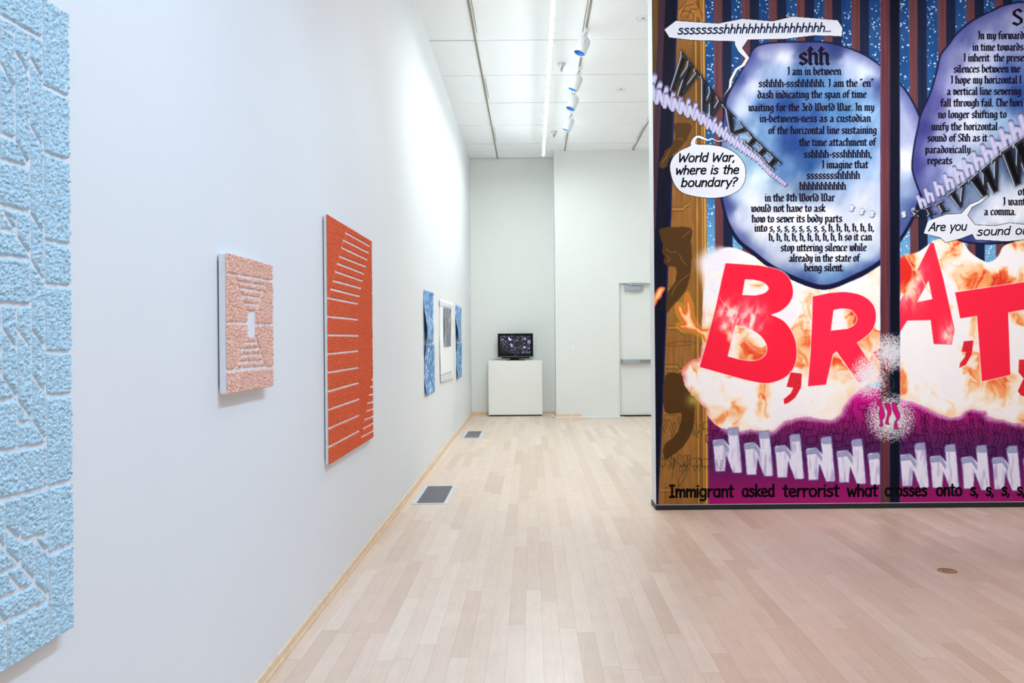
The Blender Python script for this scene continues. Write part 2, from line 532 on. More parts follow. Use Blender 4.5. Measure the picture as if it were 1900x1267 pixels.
# ------------------------------------------------------------------ pedestal + television
YP = 14.66
a, b = onY(905.8, 669.3, YP), onY(1006.8, 771, YP)
t = thing('pedestal', 'plain white square pedestal standing in the far corner recess', 'pedestal', ((a.x + b.x) / 2, YP, 0))
hw = (b.x - a.x) / 2
obj('body', B((-hw, hw, 0, .32, .025, a.z), bev=.003), mat('white_pedestal_paint', (240, 240, 236), .5, var=.006), t)
obj('shadow_gap_plinth', B((-hw + .012, hw - .012, .012, .31, 0, .026)), M_blackbase, t)  # toe kick coloured black to carry the shade of the shadow gap
ptop = a.z
YT = 14.74
def tp(x, y):
    p = onY(x, y, YT); return p.x, p.z
tl, tt = tp(923.5, 618.8); tr, tb = tp(989.3, 661.7)
cx = (tl + tr) / 2
t = thing('television', 'black flat television playing a dark video on the white pedestal', 'television', (cx, YT, ptop))
w2 = (tr - tl) / 2; zt, zb = tt - ptop, tb - ptop
bm = bmesh.new()
bw, bb, btp = .045, .062, .045
box(bm, -w2, w2, .018, .075, zb, zt, bev=.004)
for q in ((-w2, -w2 + bw, 0, .02, zb, zt), (w2 - bw, w2, 0, .02, zb, zt), (-w2 + bw, w2 - bw, 0, .02, zt - btp, zt), (-w2 + bw, w2 - bw, 0, .02, zb, zb + bb)):
    box(bm, *q)
obj('casing', bm, M_dark, t)
# speaker bar below
l0 = tp(928.8, 662.2)[0] - cx; l1 = tp(984.6, 662)[0] - cx
bm = bmesh.new(); prism(bm, [(l0, .002, zb), (l1, .002, zb), (l1 - .03, .002, zb - .026), (l0 + .03, .002, zb - .026)], (0, .05, 0))
obj('speaker_bar', bm, M_dark, t)
obj('silver_strip', B((l0 - .01, l1 + .01, -.003, .0, zb + .002, zb + .008)), M_grille, t)
obj('maker_mark', B((-.028, .028, -.0015, 0, zb + .029, zb + .039)), mat('grey_mark', (90, 96, 104), .5), t)
bm = bmesh.new()
prism(bm, [(-.095, .02, zb - .02), (.06, .02, zb - .02), (.07, .02, .012), (-.105, .02, .012)], (0, .05, 0))
obj('neck', bm, M_dark, t)
s0 = tp(939.3, 668)[0] - cx; s1 = tp(974, 668)[0] - cx
obj('stand_base', B((s0, s1, -.045, .13, .0005, .014), bev=.004), M_dark, t)

def screen_material():
    m = bpy.data.materials.new('video_screen')
    m.use_nodes = True
    nt = m.node_tree; N = nt.nodes.new; L = nt.links.new
    b = nt.nodes['Principled BSDF']
    b.inputs['Base Color'].default_value = (.004, .004, .005, 1); b.inputs['Roughness'].default_value = .25
    tc = N('ShaderNodeTexCoord')
    n1 = N('ShaderNodeTexNoise'); n1.inputs['Scale'].default_value = 24; n1.inputs['Detail'].default_value = 4; n1.inputs['Distortion'].default_value = 1.5
    L(tc.outputs['Object'], n1.inputs['Vector'])
    r1 = N('ShaderNodeValToRGB'); e = r1.color_ramp.elements
    e[0].position = .53; e[0].color = (0, 0, 0, 1); e[1].position = .70; e[1].color = (1, 1, 1, 1)
    L(n1.outputs['Fac'], r1.inputs['Fac'])
    n2 = N('ShaderNodeTexNoise'); n2.inputs['Scale'].default_value = 16; n2.inputs['Detail'].default_value = 2
    L(tc.outputs['Object'], n2.inputs['Vector'])
    r2 = N('ShaderNodeValToRGB'); e = r2.color_ramp.elements
    e[0].position = .33; e[0].color = lin((150, 110, 60)); e[1].position = .7; e[1].color = lin((205, 215, 190))
    for p, c in ((.42, (120, 90, 120)), (.52, (100, 130, 205)), (.6, (190, 210, 240))):
        k = e.new(p); k.color = lin(c)
    L(n2.outputs['Fac'], r2.inputs['Fac'])
    # the picture fades to black low on the left
    sp = N('ShaderNodeSeparateXYZ'); L(tc.outputs['Object'], sp.inputs[0])
    md = N('ShaderNodeMapRange'); md.inputs['From Min'].default_value = .09; md.inputs['From Max'].default_value = .2
    ad = N('ShaderNodeMath'); ad.operation = 'MULTIPLY_ADD'; ad.inputs[1].default_value = .45
    L(sp.outputs['X'], ad.inputs[0]); L(sp.outputs['Z'], ad.inputs[2])
    L(ad.outputs[0], md.inputs['Value'])
    mu = N('ShaderNodeMath'); mu.operation = 'MULTIPLY'
    L(r1.outputs['Color'], mu.inputs[0]); L(md.outputs[0], mu.inputs[1])
    mu2 = N('ShaderNodeMath'); mu2.operation = 'MULTIPLY'; mu2.inputs[1].default_value = 1.7
    L(mu.outputs[0], mu2.inputs[0])
    L(r2.outputs['Color'], b.inputs['Emission Color'])
    L(mu2.outputs[0], b.inputs['Emission Strength'])
    return m
obj('screen', B((-w2 + bw, w2 - bw, .006, .017, zb + bb, zt - btp)), screen_material(), t)

# ------------------------------------------------------------------ floor registers + floor plate
def register(x0, x1, y0, y1, lab):
    t = thing('floor_register', lab, 'floor vent', ((x0 + x1) / 2, (y0 + y1) / 2, 0), 'floor vents along the left wall')
    w, l = (x1 - x0) / 2, (y1 - y0) / 2
    fw = .028
    bm = bmesh.new()
    for q in ((-w, -w + fw, -l, l), (w - fw, w, -l, l), (-w + fw, w - fw, -l, -l + fw), (-w + fw, w - fw, l - fw, l)):
        box(bm, *q, .0, .006)
    obj('frame', bm, mat('silver_vent_frame', (214, 220, 228), .4, .2), t)
    obj('duct', B((-w + fw, w - fw, -l + fw, l - fw, .0002, .001)), M_void, t)
    bm = bmesh.new()
    n = int((2 * l - 2 * fw) / .0225)
    for k in range(n):
        y = -l + fw + (k + .5) * (2 * l - 2 * fw) / n
        box(bm, -w + fw + .006, w - fw - .006, y - .004, y + .004, .001, .0055)
    m_ = int((2 * w - 2 * fw) / .02)
    for k in range(m_ + 1):
        x = -w + fw + .006 + k * (2 * w - 2 * fw - .012) / m_
        box(bm, x - .0025, x + .0025, -l + fw, l - fw, .001, .004)
    obj('grille', bm, M_grille, t)
register(-1.03, -.735, 6.913, 7.77, 'steel floor vent nearer the camera, beside the left wall')
register(-1.0, -.735, 11.46, 12.33, 'steel floor vent farther away, near the white pedestal')
q = onZ(1757.5, 1059.3, 0)
t = thing('floor_plate', 'small round brass plate set in the floor before the mural', 'floor plate', (q.x, q.y, 0))
bm = bmesh.new(); lathe(bm, [(.0555, 0), (.0555, .002), (.054, .003), (.05, .003)], (0, 0, 0), (0, 0, 1), 48, cap=False)
obj('rim', bm, mat('yellow_brass', (190, 160, 80), .3, .8), t, True)
bm = bmesh.new(); lathe(bm, [(.0505, 0), (.0505, .0022), (.001, .0024)], (0, 0, 0), (0, 0, 1), 48, cap=False)
obj('lid', bm, M_brass, t)
for s in (-1, 1):
    bm = bmesh.new(); lathe(bm, [(.006, .002), (.005, .0035), (.001, .0038)], (s * .038, 0, 0), (0, 0, 1), 16, cap=False)
    obj('screw', bm, M_chrome, t, True)

# ------------------------------------------------------------------ brick relief panels on the left wall
def ploy(s):
    return s

def relief_panel(name, label, Y0, Y1, Z0, Z1, gap, board, relief, step, segs, rects, rgb, rgb2, lump, seed, shadowcol):
    t = thing(name, label, 'relief panel', (WL, (Y0 + Y1) / 2, Z0))
    yc = (Y0 + Y1) / 2
    xb = gap + board
    obj('board', B((gap, xb, Y0 - yc + .002, Y1 - yc - .002, .002, Z1 - Z0 - .002), bev=.006), M_canvas, t)
    obj('gap_shade_fill', B((0, gap, Y0 - yc + .012, Y1 - yc - .012, .03, Z1 - Z0 - .03)), M_void, t)  # dark filler paints the shade of the gap behind the board
    ny, nz = int((Y1 - Y0) / step) + 1, int((Z1 - Z0) / step) + 1
    yy, zz = np.meshgrid(np.linspace(Y0, Y1, ny), np.linspace(Z0, Z1, nz))
    wob = (fbm(yy / .010, zz / .010, seed + 5, 3) - .5) * .0042
    d = np.minimum(np.minimum(yy - Y0, Y1 - yy), np.minimum(zz - Z0, Z1 - zz)) - .001
    for (a, b, hw) in segs:
        m0, m1 = min(a[0], b[0]) - .04, max(a[0], b[0]) + .04
        n0, n1 = min(a[1], b[1]) - .04, max(a[1], b[1]) + .04
        i0, i1 = int(max(0, (m0 - Y0) / step)), int(min(ny, (m1 - Y0) / step + 2))
        k0, k1 = int(max(0, (n0 - Z0) / step)), int(min(nz, (n1 - Z0) / step + 2))
        if i1 <= i0 or k1 <= k0: continue
        s = (slice(k0, k1), slice(i0, i1))
        d[s] = np.minimum(d[s], seg_dist(yy[s], zz[s], a, b) - hw)
    for (ya, yb, za, zb) in rects:
        dd = np.maximum(np.maximum(ya - yy, yy - yb), np.maximum(za - zz, zz - zb))
        d = np.minimum(d, dd)
    d = d + wob
    m = sstep(0, .003, d)
    n1 = fbm(yy / lump, zz / lump, seed, 4)
    n2 = np.abs(fbm(yy / (lump * .5), zz / (lump * .5), seed + 40, 3) - .5) * 2
    pit = sstep(.60, .75, fbm(yy / (lump * .7), zz / (lump * .7), seed + 80, 2))
    hgt = m * (relief * .75 + relief * 1.1 * (n1 - .5) - relief * .5 * n2 - relief * .55 * pit) + .0002
    hgt = np.maximum(hgt, m * .002)
    P = np.stack([xb + hgt, yy - yc, zz - Z0], -1)
    keep = (m[:-1, :-1] + m[1:, :-1] + m[:-1, 1:] + m[1:, 1:]) > .25
    mt = mat(name + '_relief', rgb, .85, var=.05, scale=160)
    rp = [n for n in mt.node_tree.nodes if n.type == 'VALTORGB'][0]
    rp.color_ramp.elements[0].color = lin(rgb2)
    rp.color_ramp.elements[0].position = .36; rp.color_ramp.elements[1].position = .5
    mt.node_tree.nodes['Principled BSDF'].inputs['Specular IOR Level'].default_value = .25
    o = grid_mesh('brick_relief', P, keep, mt, t, flip=False)
    return t

def pseg(X, lst, hw, sc=1.0, ox=0.0, oy=0.0):
    out = []
    for (x0, y0, x1, y1) in lst:
        a = onX(ox + x0 / sc, oy + y0 / sc, X); b = onX(ox + x1 / sc, oy + y1 / sc, X)
        out.append(((a.y, a.z), (b.y, b.z), hw))
    return out

# pale blue
XB = WL + .036
blue = [(82, 0, 84, 160), (84, 160, 86, 400), (86, 400, 88.5, 650), (88.5, 650, 90.5, 800), (90.5, 800, 93, 1000), (93, 1000, 96, 1190),
 (59, 68, 61, 395), (61, 395, 63, 640), (63, 640, 65, 785), (32, 51, 33, 258), (34.8, 395, 36, 440), (35.8, 567, 37.5, 745), (37.5, 745, 38, 800), (4, 0, 4.5, 290), (6, 395, 6, 428), (8, 565, 9, 700),
 (4, 28, 80, 71), (84.5, 159, 132, 182), (85.5, 283.5, 132, 299), (5, 116, 28, 162.5), (32, 93, 56, 138), (59.7, 106, 82, 147.6), (5, 250, 31.5, 258), (32.5, 260, 56, 305),
 (60.4, 232, 81, 272), (0, 294.5, 55, 310), (0, 380, 58, 395), (10, 391, 25, 418), (61, 396, 83, 435), (6.6, 428, 26.5, 430), (13, 400, 31, 425), (36.5, 440, 57, 471),
 (88, 446, 132, 456), (0, 474.6, 55, 480.5), (63, 486, 83, 519), (89, 528.6, 133, 532.6), (0, 563, 60, 566), (10, 610, 32, 645), (36.5, 612, 60, 645), (64, 612, 85.5, 645),
 (89.5, 653.5, 135, 652.6), (0, 656, 7, 655), (10, 701.6, 33, 735), (64.6, 696.6, 85.5, 728), (90, 735.4, 136, 731.5), (0, 744.7, 30, 739.7), (0, 688, 7, 700), (38, 744.7, 60, 774.5), (39, 786, 58, 783), (64.6, 781, 86, 814),
 (0, 838.7, 88, 824), (37, 831, 38, 800), (90, 905, 139, 890), (0, 929, 90, 905), (14, 927, 15, 1017), (42.4, 920, 43.5, 1045), (43.5, 1003, 92, 990), (96, 1026.7, 140, 1008),
 (15, 980, 40.5, 1001), (70, 1001, 92, 1025), (69, 1003, 70, 1078), (13, 1019, 40.5, 1047), (44, 1050, 68, 1080), (0, 1000, 11, 1018), (0, 1067, 40.5, 1047), (70, 1082, 92, 1106), (20, 1067, 42, 1095), (0, 1113, 70, 1082),
 (0, 1135, 15, 1156), (15, 1154, 94, 1113), (16.5, 1156, 17, 1246), (0, 1163, 13, 1154)]
sg = pseg(XB, blue, .0042)
BY1 = XB * F / -850.8
BY1 = abs(BY1)
for k in range(9):          # the same masonry goes on towards the near edge
    z = .74 + .16 * k
    sg.append(((.7, z), (1.64, z + .02), .003))
    for j in range(4):
        y = .85 + .22 * j + (.11 if k % 2 else 0)
        sg.append(((y, z), (y, z + .16), .003))
relief_panel('blue_brick_panel', 'large pale blue textured brick relief cut off by the left edge', .92, BY1, .742, 2.188, .005, .024, .009, .0017, sg, [], (192, 221, 238), (168, 207, 229), .0055, 11, None)

# pink
XK = WL + .042
def k8(*l): return pseg(XK, l, .0042, 3.519, 380, 440)
sg = k8((145, 233, 455, 287), (145, 873, 455, 848))
for x, y0, y1 in ((240, 100, 248), (315, 120, 262), (385, 140, 275)):
    sg += pseg(XK, [(x, y0, x, y1)], .0046, 3.519, 380, 440)
for x, y0, y1 in ((242, 868, 1005), (320, 862, 995), (385, 856, 985)):
    sg += pseg(XK, [(x, y0, x, y1)], .0046, 3.519, 380, 440)
sg += k8((150, 556, 285, 562), (342, 569, 452, 571))
sg += k8((230, 290, 402, 318), (240, 334, 388, 356), (252, 382, 374, 396), (262, 432, 358, 441))
sg += k8((275, 690, 352, 686), (262, 732, 362, 726), (250, 773, 374, 764), (238, 816, 388, 806), (226, 858, 402, 846))
sg += pseg(XK, [(210, 248, 284, 480), (410, 282, 344, 480), (210, 865, 285, 650), (408, 850, 344, 650)], .0042, 3.519, 380, 440)
sg += pseg(XK, [(206, 262, 206, 858), (228, 330, 228, 800), (248, 395, 248, 730), (414, 300, 414, 840), (394, 350, 394, 790), (376, 405, 376, 735)], .0040, 3.519, 380, 440)
sg += pseg(XK, [(318, 265, 318, 292), (272, 305, 272, 338), (345, 318, 345, 350), (300, 350, 300, 385), (262, 390, 262, 400), (335, 398, 335, 437), (318, 735, 318, 768), (290, 775, 290, 812), (345, 768, 345, 808), (260, 818, 260, 855), (320, 812, 320, 852), (370, 808, 370, 848)], .0046, 3.519, 380, 440)
a, b = onX(380 + 287 / 3.519, 440 + 650 / 3.519, XK), onX(380 + 341 / 3.519, 440 + 482 / 3.519, XK)
relief_panel('pink_brick_panel', 'small square pink brick relief with a white central opening', 2.873, 3.378, 1.222, 1.73, .004, .029, .010, .0018, sg, [(a.y, b.y, a.z, b.z)], (238, 194, 177), (227, 166, 146), .006, 23, None)

# orange
XO = WL + .029
T1 = dict(sc=4.877, ox=580, oy=380)
T2 = dict(sc=4.523, ox=580, oy=620)
sg = pseg(XO, [(300, 250, 525, 375), (283, 318, 512, 435), (265, 385, 500, 497), (247, 465, 487, 560), (230, 530, 473, 625), (210, 603, 458, 690), (190, 685, 443, 755), (170, 762, 428, 827), (145, 842, 415, 895), (140, 1010, 415, 1038), (140, 1178, 418, 1185)], .0055, **T1)
sg += pseg(XO, [(138, 8, 390, 12), (138, 166, 390, 140), (138, 321, 392, 280), (138, 480, 392, 408), (138, 634, 395, 545), (138, 793, 395, 680), (138, 949, 395, 812),
                (500, 380, 520, 378), (487, 443, 520, 437), (475, 510, 520, 503), (465, 580, 520, 566), (455, 645, 520, 626), (437, 720, 520, 686), (425, 795, 520, 743), (412, 865, 522, 806)], .0055, **T2)
sg += pseg(XO, [(320, 185, 150, 835), (525, 375, 415, 895), (180, 110, 180, 700), (215, 130, 215, 560), (245, 150, 245, 450), (278, 165, 278, 330), (160, 95, 160, 760)], .0046, **T1)
sg += pseg(XO, [(440, 800, 440, 1267), (465, 700, 465, 1267), (490, 560, 490, 1267), (515, 450, 515, 1267), (418, 895, 418, 1267)], .0044, **T1)
sg += pseg(XO, [(395, 0, 398, 945), (420, 0, 412, 850), (445, 0, 437, 700), (470, 0, 462, 560), (492, 0, 487, 420)], .0042, **T2)
rr = random.Random(5)
def interp(l, y): return l
rowsL = [(845, 1010, 1), (1010, 1178, 1)]
cv = [(205, 870, 212, 1010), (282, 880, 287, 1022), (358, 890, 358, 1030), (195, 1018, 195, 1178), (268, 1028, 268, 1180), (342, 1035, 342, 1183), (230, 1182, 230, 1267), (310, 1184, 310, 1267), (375, 1185, 375, 1267),
      (270, 180, 268, 200), (350, 340, 345, 280), (392, 320, 388, 378), (345, 410, 340, 360), (400, 440, 398, 392), (295, 470, 292, 535), (400, 520, 396, 590), (270, 550, 265, 620), (370, 590, 365, 660), (330, 650, 328, 715), (385, 740, 383, 660), (265, 700, 262, 780), (300, 800, 300, 870), (380, 820, 380, 880)]
sg += pseg(XO, cv, .0044, **T1)
for (y0a, y0b, y1a, y1b) in ((8, 12, 166, 140), (166, 140, 321, 280), (321, 280, 480, 408), (480, 408, 634, 545), (634, 545, 793, 680), (793, 680, 949, 812), (949, 812, 1110, 945)):
    o0 = rr.uniform(0, .2)
    for k in range(3):
        f = .12 + o0 + k * .28
        x = 140 + f * 252
        sg += pseg(XO, [(x, y0a + (y0b - y0a) * f, x, y1a + (y1b - y1a) * f)], .0042, **T2)
relief_panel('orange_brick_panel', 'tall burnt orange brick relief hanging between pink relief and paper prints', 4.339, 5.545, .742, 2.09, .004, .019, .008, .0022, sg, [], (228, 104, 66), (210, 80, 46), .006, 37, None)

# ------------------------------------------------------------------ paper prints
def print_material(name, stops, scale, dist, seed):
    m = bpy.data.materials.new(name)
    m.use_nodes = True
    nt = m.node_tree; N = nt.nodes.new; L = nt.links.new
    b = nt.nodes['Principled BSDF']
    tc = N('ShaderNodeTexCoord'); mp = N('ShaderNodeMapping'); mp.inputs['Location'].default_value = (seed, seed * 1.7, seed * .3)
    L(tc.outputs['Object'], mp.inputs['Vector'])
    n = N('ShaderNodeTexNoise'); n.inputs['Scale'].default_value = scale; n.inputs['Detail'].default_value = 3; n.inputs['Distortion'].default_value = dist
    L(mp.outputs[0], n.inputs['Vector'])
    r = N('ShaderNodeValToRGB'); e = r.color_ramp.elements
    e[0].position, e[0].color = stops[0][0], lin(stops[0][1])
    e[1].position, e[1].color = stops[-1][0], lin(stops[-1][1])
    for p, c in stops[1:-1]:
        k = e.new(p); k.color = lin(c)
    L(n.outputs['Fac'], r.inputs['Fac'])
    L(r.outputs['Color'], b.inputs['Base Color'])
    b.inputs['Roughness'].default_value = .55
    return m

M_paper = mat('print_paper', (242, 243, 244), .7, var=.01)
def sheet(name, Y0, Y1, za0, za1, zb0, zb1, wav, ph, m, parent, off=.004, n=28, nz=24):
    """paper sheet bowed off the wall; za = near edge bottom/top, zb = far edge bottom/top; local to parent at (WL,0,0)"""
    bm = bmesh.new()
    front, back = {}, {}
    for i in range(n + 1):
        s = i / n
        for k in range(nz + 1):
            q = k / nz
            y = Y0 + (Y1 - Y0) * s
            z = (za0 + (zb0 - za0) * s) * (1 - q) + (za1 + (zb1 - za1) * s) * q
            x = off + wav * (.5 + .5 * math.sin(q * 5.2 + ph)) * (.35 + .65 * (1 - s)) + wav * .25 * math.sin(s * 4 + q * 3 + ph)
            x = max(x, .0025)
            y += .012 * math.sin(q * 6 + ph * 2)
            front[i, k] = bm.verts.new((x, y, z)); back[i, k] = bm.verts.new((x - .0015, y, z))
    for i in range(n):
        for k in range(nz):
            bm.faces.new((front[i, k], front[i + 1, k], front[i + 1, k + 1], front[i, k + 1]))
            bm.faces.new((back[i, k], back[i, k + 1], back[i + 1, k + 1], back[i + 1, k]))
    for i in range(n):
        for k in (0, nz):
            bm.faces.new((front[i, k], back[i, k], back[i + 1, k], front[i + 1, k]))
    for k in range(nz):
        for i in (0, n):
            bm.faces.new((front[i, k], front[i, k + 1], back[i, k + 1], back[i, k]))
    return obj(name, bm, m, parent, True)

BL = [(.32, (24, 70, 150)), (.42, (50, 116, 190)), (.5, (84, 152, 212)), (.58, (120, 180, 226)), (.66, (240, 246, 250))]
def pr(x0, y0, x1, y1, X=WL):
    a, b = onX(x0, y0, X), onX(x1, y1, X)
    return a, b
def blue_print(label, xl, xr, ylt, ylb, yrt, yrb, ph, seed, wav):
    a, b = onX(xl, ylt, WL), onX(xl, ylb, WL)
    c, d = onX(xr, yrt, WL), onX(xr, yrb, WL)
    t = thing('blue_print', label, 'art print', (WL, a.y, b.z), 'blue paper prints')
    o = sheet('sheet', 0, c.y - a.y, 0, a.z - b.z, d.z - b.z, c.z - b.z, wav, ph, print_material('cyan_print', BL, 8.0, 2.2, seed), t)
    return t
blue_print('wavy blue paper print, upper one of the pair nearest the orange relief', 785.1, 802.6, 537, 634, 543.5, 633.5, .6, 3.1, .028)
blue_print('wavy blue paper print, lower one of the pair nearest the orange relief', 786.3, 804, 637.8, 735, 637.3, 727.5, 2.4, 9.3, .028)
blue_print('wavy blue paper print, upper one of the pair nearest the pedestal', 844.6, 854.6, 565, 632.5, 570, 632, .9, 5.7, .03)
blue_print('wavy blue paper print, lower one of the pair nearest the pedestal', 845.8, 855.2, 635.2, 703.8, 635, 698.5, 2.2, 7.9, .03)
a, b = onX(814.6, 554, WL), onX(814.6, 711, WL)
c, d = onX(838.8, 562, WL), onX(838.8, 705, WL)
t = thing('white_print', 'white paper print with a dark photograph, between the blue pairs', 'art print', (WL, a.y, b.z))
W_ = c.y - a.y; Hh = a.z - b.z
sheet('sheet', 0, W_, 0, Hh, d.z - b.z, c.z - b.z, .006, 1.0, M_paper, t)
M_pg = print_material('grey_photo_print', [(.3, (70, 72, 84)), (.5, (128, 132, 146)), (.62, (170, 174, 186)), (.75, (215, 218, 226))], 9, .8, 4.4)
M_lg = print_material('pale_grey_print', [(.3, (212, 217, 227)), (.7, (228, 232, 239))], 9, .8, 2.2)
def patch(name, q, m):
    P4 = [onX(x, y, WL + .013) for x, y in q]
    bm = bmesh.new()
    prism(bm, [(.0125, p.y - a.y, p.z - b.z) for p in P4], (.001, 0, 0))
    return obj(name, bm, m, t)
patch('photograph', ((824.1, 570), (837.2, 572.8), (836.8, 642), (824.4, 643.4)), M_pg)['label'] = 'grey streaked photograph'
patch('grey_band', ((815.9, 557.4), (837.5, 564.5), (837.5, 568.6), (816.5, 567.2)), M_lg)
patch('grey_band', ((818, 697), (838, 689.7), (838, 701), (817.6, 707.2)), M_lg)
patch('printed_line', ((818, 695.8), (838, 688.6), (838, 689.7), (818, 697)), M_pg)

# ------------------------------------------------------------------ the mural: one flat print, kept as its printed elements
XM1, ZM1 = 4.62, CEIL - .012
K = YM / F
u_ = np.arange(XP0 / K, XM1 / K, 1.0)
v_ = np.arange((H - ZM1) / K, (H - .041) / K, 1.0)
UU, VV = np.meshgrid(u_, v_)
GX = PX + UU + RO * VV          # where each point of the print falls in the picture's own layout
GY = PY + VV - RO * UU
HH, WW = GX.shape
C = np.zeros((HH, WW, 3)); ID = np.zeros((HH, WW), int)
X0g, Y0g = GX[0, 0], GY[0, 0]
NAMES = {0: 'curtain_backdrop'}

def win(x0, y0, x1, y1):
    a = int(max(0, x0 - X0g - 14)); b = int(min(WW, x1 - X0g + 14))
    c = int(max(0, y0 - Y0g - 14)); d = int(min(HH, y1 - Y0g + 14))
    return (slice(c, max(c, d)), slice(a, max(a, b)))

def smooth_curve(pts, n=6):
    p = np.array(pts, float); N = len(p); out = []
    for i in range(N):
        p0, p1, p2, p3 = p[i - 1], p[i], p[(i + 1) % N], p[(i + 2) % N]
        for k in range(n):
            t = k / n
            out.append(.5 * ((2 * p1) + (p2 - p0) * t + (2 * p0 - 5 * p1 + 4 * p2 - p3) * t * t + (3 * p1 - p0 - 3 * p2 + p3) * t ** 3))
    return [tuple(q) for q in out]

def sd_poly(pts, x, y):
    d = np.full(x.shape, 1e9); ins = np.zeros(x.shape, bool)
    n = len(pts)
    for i in range(n):
        (ax, ay), (bx, by) = pts[i], pts[(i + 1) % n]
        d = np.minimum(d, seg_dist(x, y, (ax, ay), (bx, by)))
        c = (ay > y) != (by > y)
        if ay != by:
            ins ^= c & (x < (bx - ax) * (y - ay) / (by - ay) + ax)
    return np.where(ins, -d, d)

def ext(pts, pad=0):
    xs_ = [p[0] for p in pts]; ys_ = [p[1] for p in pts]
    return win(min(xs_) - pad, min(ys_) - pad, max(xs_) + pad, max(ys_) + pad)

def over(s, m, rgb, i=None, thr=.5):
    rgb = np.asarray(rgb, float)
    C[s] = C[s] * (1 - m[..., None]) + rgb * m[..., None]
    if i is not None:
        sub = ID[s]; sub[m > thr] = i; ID[s] = sub

def fill(pts, rgb, i=None, aa=.6, pad=0, wob=0):
    s = ext(pts, pad)
    x, y = GX[s], GY[s]
    if wob: x = x + wob * (fbm(x / 9, y / 9, 3) - .5); y = y + wob * (fbm(x / 9, y / 9, 8) - .5)
    d = sd_poly(pts, x, y)
    over(s, sstep(aa, -aa, d), rgb, i)
    return s, d

def line(pts, rgb, w=1.0, i=None, a=1.0, closed=False):
    s = ext(pts, w)
    x, y = GX[s], GY[s]
    d = np.full(x.shape, 1e9)
    q = list(pts) + ([pts[0]] if closed else [])
    for p0, p1 in zip(q, q[1:]):
        d = np.minimum(d, seg_dist(x, y, p0, p1))
    over(s, a * sstep(w / 2 + .5, w / 2 - .5, d), rgb, i)

def cm(sc, ox, oy):
    return lambda *p: [(ox + a / sc, oy + b / sc) for a, b in p]
m1 = cm(2.639, 1180, 0); m2 = cm(2.586, 1180, 470)
c3 = cm(5.278, 1200, 0); c4 = cm(5.278, 1540, 0); c5 = cm(5.278, 1200, 230); c6 = cm(5.278, 1540, 230)
d1 = cm(5.278, 1200, 460); d2 = cm(5.278, 1540, 460); d3 = cm(4.872, 1200, 690); d4 = cm(4.872, 1540, 690)
ALL = (slice(0, HH), slice(0, WW))

# --- backdrop: star field seen between brown and navy posts
depth = np.clip(GY / 460, -.3, 1)
sky = np.stack([30 + 2 * depth, 72 + 30 * depth, 130 + 34 * depth], -1) + 26 * (fbm(GX / 20, GY / 60, 4, 3)[..., None] - .5)
low = sstep(300, 480, GY)[..., None]
C[:] = sky * (1 - low) + np.array([108, 168, 212.]) * low
rs = np.random.RandomState(4)
for k in range(6500):
    sx, sy = rs.uniform(1300, 2030), rs.uniform(Y0g, 500)
    s = win(sx - 2, sy - 2, sx + 2, sy + 2)
    r = rs.choice([.7, .9, 1.2, 1.6], p=[.25, .35, .25, .15])
    m = sstep(r + .7, r - .5, np.hypot(GX[s] - sx, GY[s] - sy))
    over(s, m, (225, 238, 250))
streak = (fbm(GX / 2.2, GY / 130, 9, 3) - .5)
POSTS = [1223, 1326, 1377, 1427.5, 1479.5, 1530, 1581, 1634, 1688, 1741.5, 1794, 1847, 1900, 1953, 2006]
for p in POSTS[1:]:
    if p == 1634: continue
    t = (GY - 200) / 500
    xa = GX - p - t * 2
    xa = xa + .8 * (fbm(GY / 40, GX * 0 + p, 2, 2) - .5)
    br = np.stack([104 + 40 * streak, 62 + 22 * streak, 66 + 16 * streak], -1)
    nv = np.stack([24 + 8 * streak, 34 + 10 * streak, 62 + 18 * streak], -1)
    m = sstep(-.6, .6, xa) * sstep(15.6, 14.6, xa); over(ALL, m, br)
    m = sstep(14.4, 15.4, xa) * sstep(32.6, 31.6, xa); over(ALL, m, nv)
    over(ALL, .5 * sstep(.9, .2, np.abs(xa + .4)), (96, 92, 160)); over(ALL, .5 * sstep(1, .3, np.abs(xa - 32.2)), (40, 60, 150))

# --- gilded pillar strip on the left
NAMES[1] = 'gilded_pillar'
def xl(y): return np.interp(y, [-120, 0, 230, 400, 500, 690, 800, 946], [1259, 1258, 1250, 1246, 1240, 1233, 1228, 1221])
def xr_(y): return np.interp(y, [-120, 0, 230, 450, 600, 946], [1308, 1308, 1310, 1311.5, 1312.5, 1314.5])
s = win(1195, -140, 1330, 960)
x, y = GX[s], GY[s]
g = fbm(x / 5, y / 40, 31, 4)
gold = np.stack([152 + 40 * (g - .5) , 104 + 34 * (g - .5), 52 + 20 * (g - .5)], -1)
gold = gold * (1 - .25 * sstep(40, 160, y) * sstep(420, 200, y))[..., None]
mL = sstep(1210, 1206, x) * 0
over(s, sstep(-.6, .6, x - xl(y)) * sstep(.6, -.6, x - xr_(y)), gold, 1)
